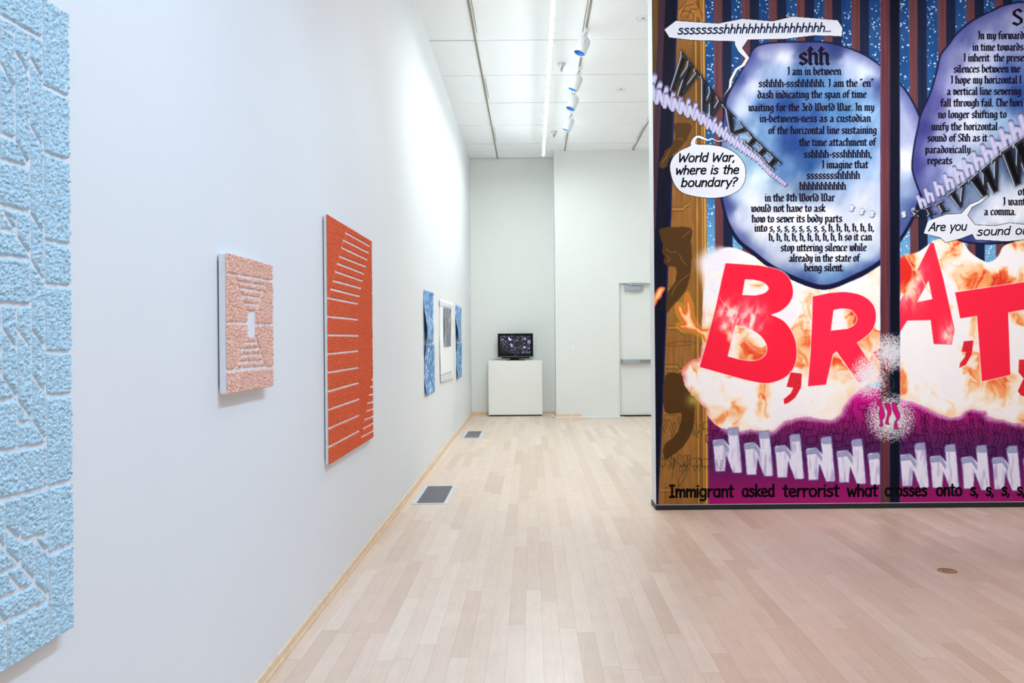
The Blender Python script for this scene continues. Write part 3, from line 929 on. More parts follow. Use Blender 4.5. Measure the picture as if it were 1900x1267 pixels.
# outer strips left of the pillar
xe0 = np.interp(y, [-120, 0, 250, 480, 946], [1224, 1222, 1213, 1207, 1200])
xe1 = np.interp(y, [-120, 0, 250, 480, 946], [1237, 1235, 1224, 1213.5, 1204])
over(s, sstep(.6, -.6, x - xe0), np.stack([98 + 50 * (g - .5), 74 + 36 * (g - .5), 36 + 16 * (g - .5)], -1), 1)
over(s, sstep(-.6, .6, x - xe0) * sstep(.6, -.6, x - xe1), np.stack([66 + 30 * (g - .5), 38 + 10 * g, 50 + 10 * g], -1), 8)
nvg = np.stack([13 + 8 * g, 14 + 10 * g, 30 + 16 * g], -1)
over(s, sstep(-.6, .6, x - xe1) * sstep(.6, -.6, x - xl(y)), nvg, 8)
NAMES[8] = 'curtain_edge'
over(s, sstep(1.6, .4, np.abs(x - xl(y) + 1.5)) * .8, (34, 42, 110), 8)
for dx_, rgb, w in ((-3, (232, 178, 70), 2.2), (-8, (196, 146, 62), 1.6), (-11, (96, 64, 28), 1), (-14, (108, 74, 34), 1), (-18, (205, 156, 66), 1.6), (-22, (112, 78, 38), 1)):
    over(s, .85 * sstep(w / 2 + .6, w / 2 - .3, np.abs(x - xr_(y) - dx_)), rgb)
over(s, sstep(1.4, .5, np.abs(x - 1210 - (y / 100))) * sstep(300, 200, y), (58, 42, 22))
DK, LT, BRN = (104, 72, 34), (206, 158, 72), (82, 56, 28)
# stepped mouldings
for yy_, w, up in ((392, 44, 1), (604, 46, -1), (676, 46, -1), (700, 44, 1), (905, 46, -1), (770, 40, 1), (540, 40, 1)):
    x0_ = float(xl(yy_)) + 2
    for k, rgb in ((0, DK), (4, LT), (8, DK)):
        line([(x0_, yy_ - k * up), (x0_ + w * .45, yy_ - k * up), (x0_ + w * .55, yy_ - (k + 7) * up), (x0_ + w * .72, yy_ - (k + 9) * up), (x0_ + w * .75, yy_ - (k + 26) * up)], rgb, 1.5, a=.8)
for yy_ in (364, 368, 372, 376, 380):
    line([(float(xl(yy_)), yy_), (1296, yy_ - .5)], (120, 84, 40), 1.1, a=.6)
for k, yy_ in enumerate((86, 92, 98, 104, 110, 116, 122, 128)):
    line([(1277, yy_), (1283, yy_ - 2), (1289, yy_), (1283, yy_ + 2)], (96, 66, 32), 1, a=.7)
line(smooth_curve([(1234, 640), (1262, 633), (1292, 636), (1262, 642)], 5), DK, 1.1, closed=True)
# carved leaf and brown silhouettes
fill(c3((310, 90), (400, 0), (480, 0), (500, 60), (560, 130), (540, 200), (470, 140), (430, 190), (380, 130), (300, 180)), (176, 118, 60), 1, wob=4)
for q in (((330, 160), (380, 60), (460, 40)), ((400, 170), (430, 90), (500, 90)), ((350, 110), (420, 110), (470, 160)), ((480, 20), (520, 90), (550, 180)), ((310, 95), (350, 60), (390, 10))):
    line(c3(*q), (84, 56, 32), 1.4)
sil = [c5((265, 0), (432, 0), (415, 110), (345, 215), (255, 300), (215, 350), (190, 420), (140, 438), (128, 390), (170, 290), (185, 255), (235, 220), (285, 110)),
       c5((140, 1022), (430, 1015), (432, 1140), (440, 1214), (436, 1400), (400, 1590), (330, 1700), (260, 1770), (195, 1850), (190, 1740), (205, 1650), (270, 1560), (292, 1460), (275, 1395), (205, 1390), (165, 1345), (180, 1300), (150, 1260), (155, 1180), (140, 1120)),
       d3((165, 30), (330, 26), (400, 40), (430, 75), (432, 380), (405, 540), (335, 670), (250, 745), (160, 788), (160, 660), (245, 585), (298, 490), (305, 366), (165, 362))]
for q in sil:
    fill(smooth_curve(q, 3), BRN, 1, wob=3)
for q in (c5((300, 150), (330, 140), (355, 158)), c5((150, 380), (190, 330), (230, 245)), c5((350, 1110), (400, 1070), (425, 1040)), d1((190, 10), (240, 45), (290, 40)), d1((200, 75), (230, 110), (200, 135)), d1((320, 60), (345, 120), (390, 170)), d1((240, 470), (280, 380), (330, 320), (430, 250))):
    line(q, (150, 110, 66), 1.2, a=.8)

# --- magenta ground with its drawn crowd
NAMES[2] = 'crowd_ground'
s = win(1310, 690, 2040, 960)
x, y = GX[s], GY[s]
t = np.clip((y - 725) / 215, 0, 1)
cs = np.array([[214, 22, 138], [196, 22, 132], [150, 28, 108], [108, 32, 92], [84, 36, 92], [92, 30, 92], [122, 28, 96], [150, 26, 104], [166, 28, 112]], float)
ti = np.linspace(0, 1, len(cs))
gr = np.stack([np.interp(t, ti, cs[:, k]) for k in range(3)], -1)
over(s, sstep(-.5, .5, x - xr_(y)) * sstep(718, 722, y), gr, 2)
rc = random.Random(21)
def fig(cx, cy, sc, rgb, a=.8):
    k = rc.random()
    if k < .35:      # walking legs with rounded top
        l = rc.choice((-1, 1)) * sc
        line([(cx - .3 * l, cy - sc * 1.3), (cx - .35 * l, cy - sc * 1.9), (cx, cy - sc * 2.2), (cx + .4 * l, cy - sc * 1.9), (cx + .4 * l, cy - sc), (cx + .9 * l, cy - .2 * sc), (cx + .5 * l, cy + sc), (cx + 1.0 * l, cy + sc * 1.1)], rgb, 1.2, a=a)
        line([(cx - .3 * l, cy - sc * 1.3), (cx - .2 * l, cy - sc * .5), (cx + .3 * l, cy), (cx - .2 * l, cy + sc)], rgb, 1.2, a=a)
    elif k < .6:
        w = sc * rc.uniform(.7, 1.3)
        line([(cx - w, cy - sc), (cx + w, cy - sc * 1.15), (cx + w, cy + sc * .4), (cx - w, cy + sc * .5)], rgb, 1.2, a=a, closed=True)
        line([(cx - w * .3, cy + sc * .45), (cx - w * .4, cy + sc * 1.1)], rgb, 1.2, a=a)
        line([(cx + w * .4, cy + sc * .4), (cx + w * .3, cy + sc * 1.1)], rgb, 1.2, a=a)
    else:
        line([(cx - sc * .8, cy + sc), (cx - sc * .2, cy - .2 * sc), (cx - sc * .4, cy - sc * 1.3), (cx + sc * .3, cy - sc * 1.5), (cx + sc * .6, cy - .4 * sc), (cx + .1 * sc, cy + sc)], rgb, 1.2, a=a)
INK = (38, 6, 44)
for k in range(46):
    for yy_, sc in ((760, 8), (776, 9), (795, 10), (817, 11), (842, 11)):
        xx_ = 1322 + k * 15.4 + rc.uniform(-5, 5)
        if xx_ > 2020: continue
        fig(xx_, yy_ + rc.uniform(-4, 4), sc * .85, INK, .95)
for k in range(9):
    fig(1231 + k * 10 + rc.uniform(-3, 3), 796 + rc.uniform(-6, 6), 8, (54, 52, 34), .8)
    fig(1229 + k * 10 + rc.uniform(-3, 3), 862 + rc.uniform(-6, 6), 9, (54, 52, 34), .8)
line(d3((232, 960), (250, 780), (290, 850), (365, 845), (360, 930), (290, 1040), (288, 970), (330, 905), (290, 900)), (54, 52, 34), 1.0)

# --- two big blue spheres
def idw(x, y, S, p=3.2, e=90):
    w = np.zeros(x.shape); c = np.zeros(x.shape + (3,))
    for (sx, sy, r, g_, b_) in S:
        k = 1 / ((x - sx) ** 2 + (y - sy) ** 2 + e) ** (p / 2)
        w += k; c += k[..., None] * np.array([r, g_, b_], float)
    return c / w[..., None]
S1 = [(1420,95,170,180,220),(1450,105,225,230,245),(1500,90,90,105,165),(1550,92,70,90,150),(1580,110,190,205,240),(1610,135,215,230,248),(1400,110,110,125,190),(1380,150,90,110,185),(1400,165,215,225,245),(1440,140,150,180,225),(1480,150,75,130,200),(1540,160,90,150,215),(1600,170,120,170,225),(1625,160,90,110,180),
(1420,200,80,130,205),(1380,200,190,210,240),(1460,200,50,95,175),(1500,220,60,105,185),(1560,210,90,150,215),(1610,210,130,180,230),(1350,230,70,110,180),(1370,260,150,190,225),(1420,250,110,160,215),(1470,260,45,85,165),(1520,270,80,125,200),(1580,270,110,160,220),(1620,270,120,165,220),
(1345,290,130,180,220),(1380,300,140,190,225),(1410,330,205,228,246),(1450,320,90,140,205),(1500,310,50,100,175),(1560,320,130,175,225),(1610,330,150,185,230),(1620,350,190,205,235),(1350,340,150,195,230),(1400,370,225,235,248),(1450,360,160,185,215),(1490,350,110,140,180),(1540,345,140,165,205),(1600,380,205,215,240),
(1340,380,90,110,180),(1370,410,210,220,245),(1420,420,240,243,250),(1480,400,238,242,250),(1540,410,230,235,248),(1600,420,225,230,245),(1625,440,215,225,245),(1370,440,120,140,200),(1400,470,150,170,215),(1430,490,225,235,248),(1490,470,240,243,250),(1560,480,238,242,250),(1610,475,200,220,242),
(1440,508,120,160,215),(1480,522,60,100,170),(1530,520,110,160,215),(1570,515,90,140,205),(1615,495,70,115,190),(1680,190,150,165,215),(1690,240,170,180,225),(1680,300,240,243,252),(1690,350,150,175,220),(1690,390,100,130,190),(1675,420,90,120,180)]
S2 = [(1890,20,160,165,215),(1850,40,130,140,205),(1800,70,120,130,200),(1830,90,190,200,235),(1890,80,150,165,220),(1770,120,140,145,205),(1810,130,215,225,245),(1870,130,90,120,200),(1740,190,110,110,185),(1780,190,200,210,240),(1840,180,110,150,215),(1890,180,60,95,180),(1720,240,90,90,170),(1750,250,170,180,225),(1800,240,215,225,245),(1860,230,150,190,230),(1890,250,130,160,205),
(1705,310,85,85,165),(1730,320,130,140,205),(1780,310,190,205,235),(1830,300,140,170,210),(1880,290,60,80,120),(1720,360,120,130,190),(1800,360,120,145,185),(1850,400,230,235,245),(1890,390,235,240,248),(1820,430,225,232,245),(1760,420,140,165,210),(1790,446,60,80,150),(1840,449,50,70,140),(1900,430,150,190,230),(1960,60,130,140,205),(2000,200,120,140,205),(1960,200,70,110,190),(1980,320,170,190,230),(1960,420,150,180,225)]
def sphere(pts, S, i, seed):
    NAMES[i] = 'sphere'
    s = ext(pts)
    x, y = GX[s], GY[s]
    d = sd_poly(pts, x, y)
    wx = x + 26 * (fbm(x / 40, y / 40, seed, 3) - .5); wy = y + 26 * (fbm(x / 40, y / 40, seed + 9, 3) - .5)
    c = idw(wx, wy, S)
    c = c + 34 * (fbm(x / 14 + y / 30, y / 40 - x / 60, seed + 2, 4) - .5)[..., None]
    gy_ = c.mean(-1, keepdims=True); c = (gy_ + (c - gy_) * .84); c = c - 26 * sstep(205, 110, gy_)
    e = sstep(-30, 0, d)[..., None] * .5
    c = c * (1 - e) + np.array([58, 62, 138.]) * e
    wid = np.interp(y, [0, 350, 540], [2.0, 3.0, 9.0]) if i == 3 else 2.4
    e = sstep(-wid - 2.0, -wid + .5, d)[..., None]
    c = c * (1 - e) + np.array([20, 24, 58.]) * e
    over(s, sstep(.6, -.6, d), np.clip(c, 0, 252), i)
sp1 = smooth_curve(m1((600, 217), (800, 201), (950, 206), (1090, 250), (1190, 310), (1290, 400), (1350, 480), (1400, 590), (1420, 700), (1410, 830), (1390, 980), (1365, 1065), (1300, 1180), (1192, 1300), (1080, 1363), (975, 1410), (886, 1416), (765, 1372), (650, 1310), (562, 1240), (500, 1190), (455, 1120), (430, 1050), (412, 960), (402, 830), (412, 690), (425, 570), (440, 480), (480, 400), (540, 300)), 4)
sp2 = smooth_curve([(1900, 2), (1862, 8.5), (1843, 17), (1805, 36), (1775, 60.6), (1758, 83), (1743.7, 102), (1737, 131), (1724, 174), (1707, 212), (1702, 235), (1695, 268), (1690.6, 306), (1693.5, 325), (1701, 347.5), (1710, 368), (1727, 404), (1750, 432), (1781, 448), (1812, 453), (1850, 453), (1900, 444), (1980, 425), (2060, 370), (2090, 240), (2060, 110), (2000, 40), (1950, 10)], 4)
sphere(sp1, S1, 3, 50)
sphere(sp2, S2, 4, 70)

# --- flames
NAMES[5] = 'flame_cloud'
def flame_col(x, y, extra=0):
    wx = x + 46 * (fbm(x / 42, y / 42, 91, 3) - .5); wy = y + 46 * (fbm(x / 42, y / 42, 95, 3) - .5)
    wx += 16 * (fbm(wx / 13, wy / 13, 191, 3) - .5); wy += 16 * (fbm(wx / 13, wy / 13, 195, 3) - .5)
    n = fbm(wx / 44, wy / 52, 99, 4)
    r = 1 - np.abs(2 * fbm(wx / 22, wy / 30, 119, 3) - 1)
    v = .62 * sstep(.28, .78, n) + .26 * sstep(.6, 1.0, r) * sstep(.35, .6, n) + extra + .13
    st = np.array([-.3, .25, .42, .55, .68, .80, .92, 1.1])
    cc = np.array([[240, 238, 250], [250, 247, 247], [252, 238, 222], [253, 226, 198], [252, 202, 154], [249, 166, 106], [242, 108, 62], [228, 48, 40]], float)
    return np.stack([np.interp(v, st, cc[:, k]) for k in range(3)], -1)
def blobs(x, y, L):
    o = np.zeros(x.shape)
    for (bx, by, r, a) in L: o += a * np.exp(-((x - bx) ** 2 + (y - by) ** 2) / (r * r))
    return o
BL_ = [(1685, 500, 40, .42), (1610, 560, 45, .2), (1325, 480, 50, -.6), (1330, 560, 40, -.4), (1480, 560, 50, -.25), (1290, 650, 30, .12), (1395, 650, 30, .18), (1370, 600, 40, .22), (1760, 520, 40, -.2), (1850, 500, 55, .12), (1800, 760, 60, -.35), (1450, 800, 50, -.3), (1560, 745, 30, .3), (1700, 620, 40, .05), (1890, 620, 40, .1), (1900, 560, 60, -.1), (1420, 775, 30, .15), (1500, 500, 30, -.2)]
fl = m2((300, 40), (345, -10), (450, -30), (560, 10), (650, 70), (760, 132), (880, 165), (960, 160), (1080, 115), (1180, 55), (1230, 55), (1270, 18), (1306, 6), (1360, -10), (1425, -58), (1470, -72), (1500, -62), (1560, -62), (1600, -10), (1655, 30), (1700, 42), (1740, 10), (1760, -30), (1800, -50), (1900, -70), (2050, -80), (2240, -60), (2240, 790), (2050, 820), (1862, 822), (1770, 798), (1690, 785), (1680, 760), (1600, 745), (1550, 780), (1480, 780), (1400, 740), (1330, 710), (1268, 700), (1180, 610), (1100, 640), (1050, 670), (1020, 700), (985, 760), (930, 800), (850, 790), (760, 790), (690, 822), (640, 858), (570, 845), (520, 850), (440, 845), (372, 820), (340, 760), (290, 700), (240, 650), (228, 610), (222, 560), (250, 520), (310, 490), (318, 300), (322, 150))
s = ext(fl)
x, y = GX[s], GY[s]
wob = 7 * (fbm(x / 14, y / 14, 7, 3) - .5) * sstep(560, 620, y)
d = sd_poly(smooth_curve(fl, 3), x, y) + wob
fc = flame_col(x, y, blobs(x, y, BL_))
edge = sstep(-9, -1, d) * sstep(-.1, .5, fbm(x / 30, y / 30, 15, 2) - .15) * sstep(540, 640, y)
edc = np.where((x < 1330)[..., None], np.array([232, 70, 60.]), np.array([250, 214, 190.]))
fc = fc * (1 - .65 * edge[..., None]) + edc * .65 * edge[..., None]
soft = sstep(560, 480, y) * sstep(1360, 1310, x)          # soft white haze at upper left
aa = .7 + 14 * soft
m = sstep(1, -1, d / aa)
glow = .75 * sstep(12, 0, d) * sstep(700, 740, y) * sstep(1330, 1350, x)
over(s, glow, (246, 196, 236), None)
# the spheres stay in front of the flames
keepm = np.where((ID[s] == 3) | (ID[s] == 4), 0, 1.0)
keepm = np.where((ID[s] == 4) & (y > 452), 1, keepm)
over(s, m * keepm, fc, 5)
# tendrils on the pillar
for q in (d1((390, 455), (420, 520), (440, 600), (450, 690), (500, 770), (560, 800), (600, 790), (640, 760), (620, 850), (580, 930), (540, 860), (470, 820), (400, 800), (330, 785), (305, 755), (370, 740), (330, 680), (300, 610), (310, 560), (350, 570), (380, 640)),
          d1((160, 380), (178, 395), (150, 470), (120, 500), (90, 560), (62, 590), (50, 560), (70, 480), (95, 410), (125, 380))):
    sm = smooth_curve(q, 3); s = ext(sm, 8)
    x, y = GX[s], GY[s]
    d = sd_poly(sm, x, y) + 3 * (fbm(x / 6, y / 6, 7, 2) - .5)
    if q[0][0] > 1240:
        over(s, .6 * sstep(9, 0, d), (226, 176, 46))
    cc = np.stack([np.interp(-d, [0, 2, 5, 9], [226, 240, 250, 253]), np.interp(-d, [0, 2, 5, 9], [64, 120, 206, 232]), np.interp(-d, [0, 2, 5, 9], [40, 60, 140, 190])], -1)
    over(s, sstep(.7, -.7, d), cc, 5)
over(win(1275, 700, 1300, 760), .75 * np.exp(-((GX[win(1275, 700, 1300, 760)] - 1286) ** 2 + (GY[win(1275, 700, 1300, 760)] - 742) ** 2) / 120), (196, 178, 84))

# --- big red letters
RED = (252, 36, 66)
def letter(i, name, outer, holes, white=True):
    NAMES[i] = name
    s = ext(outer, 4)
    x, y = GX[s], GY[s]
    d = sd_poly(outer, x, y)
    for h_ in holes: d = np.maximum(d, -sd_poly(h_, x, y))
    if white: over(s, .7 * sstep(2.4, .6, d), (255, 246, 240))
    return s, sstep(.6, -.6, d)
def open_curve(pts, n=5):
    P = [pts[0]] + list(pts) + [pts[-1]]
    P = np.array(P, float); out = []
    for i in range(1, len(P) - 2):
        p0, p1, p2, p3 = P[i - 1], P[i], P[i + 1], P[i + 2]
        for k in range(n):
            t = k / n
            out.append(tuple(.5 * ((2 * p1) + (p2 - p0) * t + (2 * p0 - 5 * p1 + 4 * p2 - p3) * t * t + (3 * p1 - p0 - 3 * p2 + p3) * t ** 3)))
    return out + [tuple(P[-1])]
Bo = m2((430, 47)) + open_curve(m2((590, 58), (690, 82), (738, 125), (754, 190), (735, 240), (695, 276), (648, 294)), 4) + open_curve(m2((650, 296), (710, 326), (752, 385), (770, 450), (764, 530), (722, 590), (640, 622), (550, 612), (440, 583)), 4) + m2((305, 545), (345, 405), (385, 250), (415, 110))
Bh1 = m2((523, 125)) + open_curve(m2((560, 126), (610, 138), (637, 166), (618, 190), (575, 202)), 3) + m2((510, 200))
Bh2 = m2((476, 345), (520, 352)) + open_curve(m2((560, 368), (605, 402), (630, 450), (618, 492), (575, 515), (510, 512), (440, 494)), 3)
s, m = letter(10, 'red_letter', Bo, [Bh1, Bh2])
x, y = GX[s], GY[s]
base = np.ones(x.shape + (3,)) * np.array(RED)
fm = .95 * np.exp(-(((x - 1351) / 17) ** 2 + ((y - 590) / 26) ** 2)) + .8 * np.exp(-(((x - 1374) / 20) ** 2 + ((y - 625) / 22) ** 2)) + .6 * np.exp(-(((x - 1395) / 22) ** 2 + ((y - 590) / 26) ** 2))
fm = np.clip(fm * (.35 + 1.5 * sstep(.3, .75, fbm(x / 9 + y / 40, y / 16, 61, 4))), 0, .92)[..., None]
over(s, m, base * (1 - fm) + flame_col(x, y, .22) * fm, 10)
for q in (((715, 485), (760, 550), (830, 610), (850, 680), (840, 770), (860, 840), (930, 900), (1020, 960), (1070, 1010)), ((700, 630), (760, 610), (820, 640)), ((760, 720), (800, 760))):
    line(open_curve(d1(*q), 4), (255, 214, 222), 2.0, a=.4)
Ro = m2((848, 207)) + open_curve(m2((930, 190), (1010, 186), (1090, 205), (1140, 250), (1152, 310), (1135, 365), (1095, 405), (1060, 428)), 3) + m2((1100, 490), (1168, 578), (1072, 625), (963, 470), (945, 484), (912, 630), (825, 638), (838, 480), (845, 330))
Rh = m2((948, 272)) + open_curve(m2((985, 264), (1035, 272), (1062, 310), (1050, 342), (1015, 362)), 3) + m2((935, 371))
s, m = letter(11, 'red_letter', Ro, [Rh])
x, y = GX[s], GY[s]
m = m * (1 - .85 * sstep(.35, .75, 1 - np.hypot(x - 1632, y - 690) / 60 + .7 * (_hash(np.floor(x), np.floor(y), 5) - .5)))
over(s, m, (252, 42, 78), 11)
Ao = d2((985, -50), (1015, -50), (1110, 300), (1222, 800), (1192, 948), (1015, 940), (986, 706), (756, 712), (640, 900), (560, 800), (690, 512), (862, 200))
Ah = d2((965, 320), (1003, 500), (850, 532))
s, m = letter(12, 'red_letter', Ao, [Ah], False)
x, y = GX[s], GY[s]
fm = 1.0 * np.exp(-(((x - 1688) / 22) ** 2 + ((y - 520) / 38) ** 2)) + .9 * np.exp(-(((x - 1762) / 13) ** 2 + ((y - 620) / 20) ** 2))
fm = np.clip(fm * (.4 + 1.1 * sstep(.3, .7, fbm(x / 8, y / 16, 63, 4))), 0, .9)[..., None]
base = np.ones(x.shape + (3,)) * np.array((252, 44, 74))
over(s, m * sstep(1669, 1670.5, x), base * (1 - fm) + flame_col(x, y, .25) * fm, 12)
line(open_curve(d2((735, 60), (800, 180), (890, 280), (940, 380), (985, 450)), 4), (252, 206, 150), 2.4, a=.75)
line(open_curve(d2((810, 200), (800, 300), (760, 380)), 4), (252, 190, 130), 1.8, a=.6)
To = d2((1225, 435), (1900, 335), (2330, 272), (2370, 545), (1900, 604), (1745, 632), (1767, 1243), (1488, 1308), (1440, 665), (1275, 690))
s, m = letter(13, 'red_letter', To, [])
over(s, m, (252, 40, 70), 13)
COMMAS = [m2((742, 570), (797, 577), (792, 645), (765, 692), (735, 716), (712, 725), (708, 700), (742, 672), (755, 645), (722, 640)),
          m2((1573, 422), (1620, 417), (1612, 485), (1583, 535), (1552, 550), (1554, 528), (1578, 497), (1583, 474), (1562, 472)),
          m2((1137, 475), (1180, 447), (1204, 492), (1210, 512), (1190, 505), (1165, 515)),
          m2((1838, 510), (1905, 508), (1905, 600), (1870, 690), (1845, 680), (1832, 660), (1860, 600), (1835, 570))]
for k, q in enumerate(COMMAS):
    s, m = letter(14 + k, 'red_comma', q, [])
    x, y = GX[s], GY[s]
    c = np.array([226, 40, 58.]) + 40 * (fbm(x / 1.5, y / 1.5, 12, 2) - .5)[..., None]
    over(s, m, c, 14 + k)

# --- standing pale block letters along the bottom
def blockN(i, cx, cy, sc, clip0=None, clip1=None):
    NAMES[i] = 'block_letter'
    T = lambda L: [(cx + (a - 595) / 4.872 * sc, cy + (b - 505) / 4.872 * sc) for a, b in L]
    out = T([(595, 628), (606, 613), (690, 605), (742, 660), (728, 532), (742, 512), (818, 505), (828, 570), (856, 893), (845, 905), (777, 905), (716, 752), (705, 890), (622, 893), (606, 700)])
    s = ext(out, 3); x, y = GX[s], GY[s]
    d = sd_poly(out, x, y) + .8 * (fbm(x / 5, y / 5, i, 2) - .5)
    clip = np.ones(x.shape)
    if clip0: clip = clip * sstep(clip0 - .5, clip0 + .5, x)
    if clip1: clip = clip * sstep(clip1 + .5, clip1 - .5, x)
    over(s, .5 * sstep(3.5, 0, d) * clip, (96, 70, 150))
    n = fbm((x - cx) / 4, (y - cy) / 26, i * 3, 2)
    c = np.array([230, 228, 247.]) - (44 * sstep(.5, .85, n))[..., None] * np.array([1, 1.15, .7])
    over(s, sstep(.6, -.6, d) * clip, c, i)
    for q in (T([(595, 628), (690, 606), (742, 690), (738, 728), (690, 656), (605, 668)]), T([(728, 530), (745, 511), (818, 505), (829, 572), (742, 574)])):
        e = sd_poly(q, x, y)
        over(s, sstep(.6, -.6, np.maximum(e, d)) * clip, np.array([158, 162, 196.]) - 22 * (fbm(x / 4, y / 4, 5, 2) - .5)[..., None])
    line(T([(605, 668), (690, 656), (738, 728)]), (120, 118, 170), .9, a=.7)
    over(s, .55 * sstep(.9, .2, np.abs(d + .2)) * clip, (110, 106, 166))
NX = [(1322, 793.5), (1380, 799.5), (1437, 804.8), (1495, 809.5), (1552, 814), (1610, 818.5), (1669, 821), (1725, 824), (1783, 825.5), (1840, 826.5), (1898, 827.5), (1955, 828.5)]
for k, (a_, b_) in enumerate(NX):
    blockN(20 + k, a_, b_, 1.02, None if k != 6 else 1670.5, None if k != 5 else 1632.5)
line(d3((630, 790), (640, 840), (665, 885), (672, 800), (690, 800), (685, 880)), (60, 60, 70), .9, a=.8)

# --- the post that runs in front of everything
NAMES[6] = 'printed_post'
s = win(1620, -140, 1685, 960)
x, y = GX[s], GY[s]
w1 = .8 * (fbm(y / 30, x * 0, 3, 2) - .5)
xa = x - 1633.6 + w1
g = fbm(x / 2.0, y / 120, 77, 3) - .5
over(s, sstep(-.6, .6, xa) * sstep(18.1, 16.9, xa), np.stack([98 + 50 * g, 52 + 28 * g, 60 + 20 * g], -1), 6)
over(s, sstep(16.9, 18, xa) * sstep(36.6, 35.6, xa), np.stack([15 + 10 * g, 18 + 12 * g, 36 + 22 * g], -1), 6)
over(s, .6 * sstep(1, .2, np.abs(xa)), (92, 100, 170), 6); over(s, .6 * sstep(1.1, .2, np.abs(xa - 17.6)), (36, 46, 110)); over(s, .7 * sstep(1.1, .2, np.abs(xa - 36)), (64, 78, 160), 6)
# white spray with walking figures
NAMES[7] = 'spray_burst'
s = win(1570, 610, 1730, 830)
x, y = GX[s], GY[s]
r1 = np.hypot((x - 1652) / 40, (y - 655) / 38); r2 = np.hypot((x - 1652) / 46, (y - 775) / 46); r3 = np.hypot((x - 1612) / 36, (y - 700) / 42)
dens = np.clip(1.35 - np.minimum(np.minimum(r1, r2), r3) * 1.25, 0, 1)
m = sstep(-.15, .15, dens - _hash(np.floor(x * 1.1), np.floor(y * 1.1), 77)) * (dens > .02) * .9
over(s, m, (244, 242, 248))
MG = (206, 24, 124)
for q in (d4((425, 260), (440, 246), (465, 260), (470, 300), (485, 330), (498, 400), (475, 440), (482, 488), (445, 490), (455, 450), (440, 380), (450, 320), (430, 300)), d4((495, 285), (520, 278), (545, 295), (555, 370), (535, 410), (530, 460), (545, 475), (500, 468), (512, 410), (520, 360), (500, 320)), d4((560, 285), (580, 272), (600, 285), (605, 320), (625, 360), (635, 410), (605, 455), (615, 515), (580, 510), (585, 450), (600, 420), (565, 345))):
    fill(smooth_curve(q, 3), MG, 7); line(smooth_curve(q, 3), (40, 70, 64), .9, closed=True, a=.8)
line(open_curve(d4((525, 100), (525, 65), (550, 45), (575, 70), (572, 120), (540, 160), (520, 195), (510, 215), (540, 222)), 3), (30, 70, 66), 1.3)
line(open_curve(d4((575, 95), (580, 140), (545, 185), (530, 215)), 3), (30, 70, 66), 1.2)
line(open_curve(d4((350, 270), (400, 262), (385, 310), (425, 345), (400, 400), (440, 430)), 3), (60, 80, 80), .9, a=.8)
line(open_curve(d2((520, 1090), (530, 1150), (550, 1190), (590, 1180), (560, 1150), (570, 1100), (550, 1080)), 3), (226, 40, 58), 1.3)

# --- speech bubbles
WHB = (222, 228, 240)
def bubble(i, pts, sm=False):
    NAMES[i] = 'speech_bubble'
    if sm: pts = smooth_curve(pts, 5)
    s = ext(pts, 3); d = sd_poly(pts, GX[s], GY[s])
    over(s, sstep(1.6, .6, d), (18, 20, 34), i)
    over(s, sstep(.4, -.5, d), (252, 253, 255), i)
    over(s, sstep(-.8, -1.6, d), WHB, i)
b1 = c3((175, 290), (285, 205), (700, 232), (935, 185), (1235, 210), (1430, 163), (1875, 200)) + c4((75, 200), (122, 275), (112, 355), (0, 349)) + c3((1640, 345), (1345, 380), (990, 385), (932, 470), (1003, 565), (958, 642), (885, 688), (835, 785), (828, 845), (738, 962), (804, 862), (812, 780), (868, 672), (932, 632), (968, 572), (900, 505), (866, 440), (865, 402), (450, 392), (222, 365))
bubble(30 + 10, b1)
b2 = c5((230, 410), (262, 325), (330, 262), (425, 218), (432, 185), (455, 140), (500, 113), (555, 128), (600, 150), (640, 137), (700, 165), (780, 143), (705, 174), (640, 150), (600, 165), (545, 150), (500, 135), (478, 165), (490, 200), (610, 205), (760, 232), (880, 298), (950, 390), (967, 480), (950, 575), (895, 650), (780, 705), (640, 722), (480, 708), (350, 670), (280, 600), (243, 510))
bubble(41, b2, True)
b3 = c6((960, 950), (1140, 885), (1285, 880), (1370, 790), (1455, 755), (1522, 700), (1526, 640), (1500, 580), (1512, 572), (1550, 650), (1550, 712), (1470, 772), (1390, 812), (1345, 895), (1420, 990), (1620, 1000), (1760, 970), (1900, 985), (2190, 1005), (2230, 1080), (2150, 1120), (1900, 1130), (1730, 1148), (1425, 1130), (1395, 1075), (1280, 1120), (1135, 1158), (1080, 1110), (920, 1070))
bubble(42, b3)

# --- chains of letters falling into and rising out of the spheres
def path_pt(P, t):
    L = [0]
    for a_, b_ in zip(P, P[1:]): L.append(L[-1] + math.hypot(b_[0] - a_[0], b_[1] - a_[1]))
    q = t * L[-1]
    for k in range(len(P) - 1):
        if q <= L[k + 1] or k == len(P) - 2:
            f = (q - L[k]) / (L[k + 1] - L[k]); a_, b_ = P[k], P[k + 1]
            return (a_[0] + (b_[0] - a_[0]) * f, a_[1] + (b_[1] - a_[1]) * f), math.atan2(b_[1] - a_[1], b_[0] - a_[0])
def pal(i, cx, cy, ang, sc, strokes, w, face=(182, 182, 218), dark=(104, 102, 142)):
    ca, sa = math.cos(ang), math.sin(ang)
    T = lambda L: [(cx + (a_ * ca - b_ * sa) * sc, cy + (a_ * sa + b_ * ca) * sc) for a_, b_ in L]
    for st in strokes: line([(a_ + 1.2, b_ + 1.2) for a_, b_ in T(st)], (28, 28, 44), w * sc + 1.6, i, .6)
    for st in strokes: line([(a_, b_ - .18 * sc) for a_, b_ in T(st)], dark, w * sc, i)
    for st in strokes: line(T(st), face, w * sc, i)
    for st in strokes: line([(a_ - .3, b_ - .3) for a_, b_ in T(st)], (214, 214, 238), w * sc * .3, i, .6)
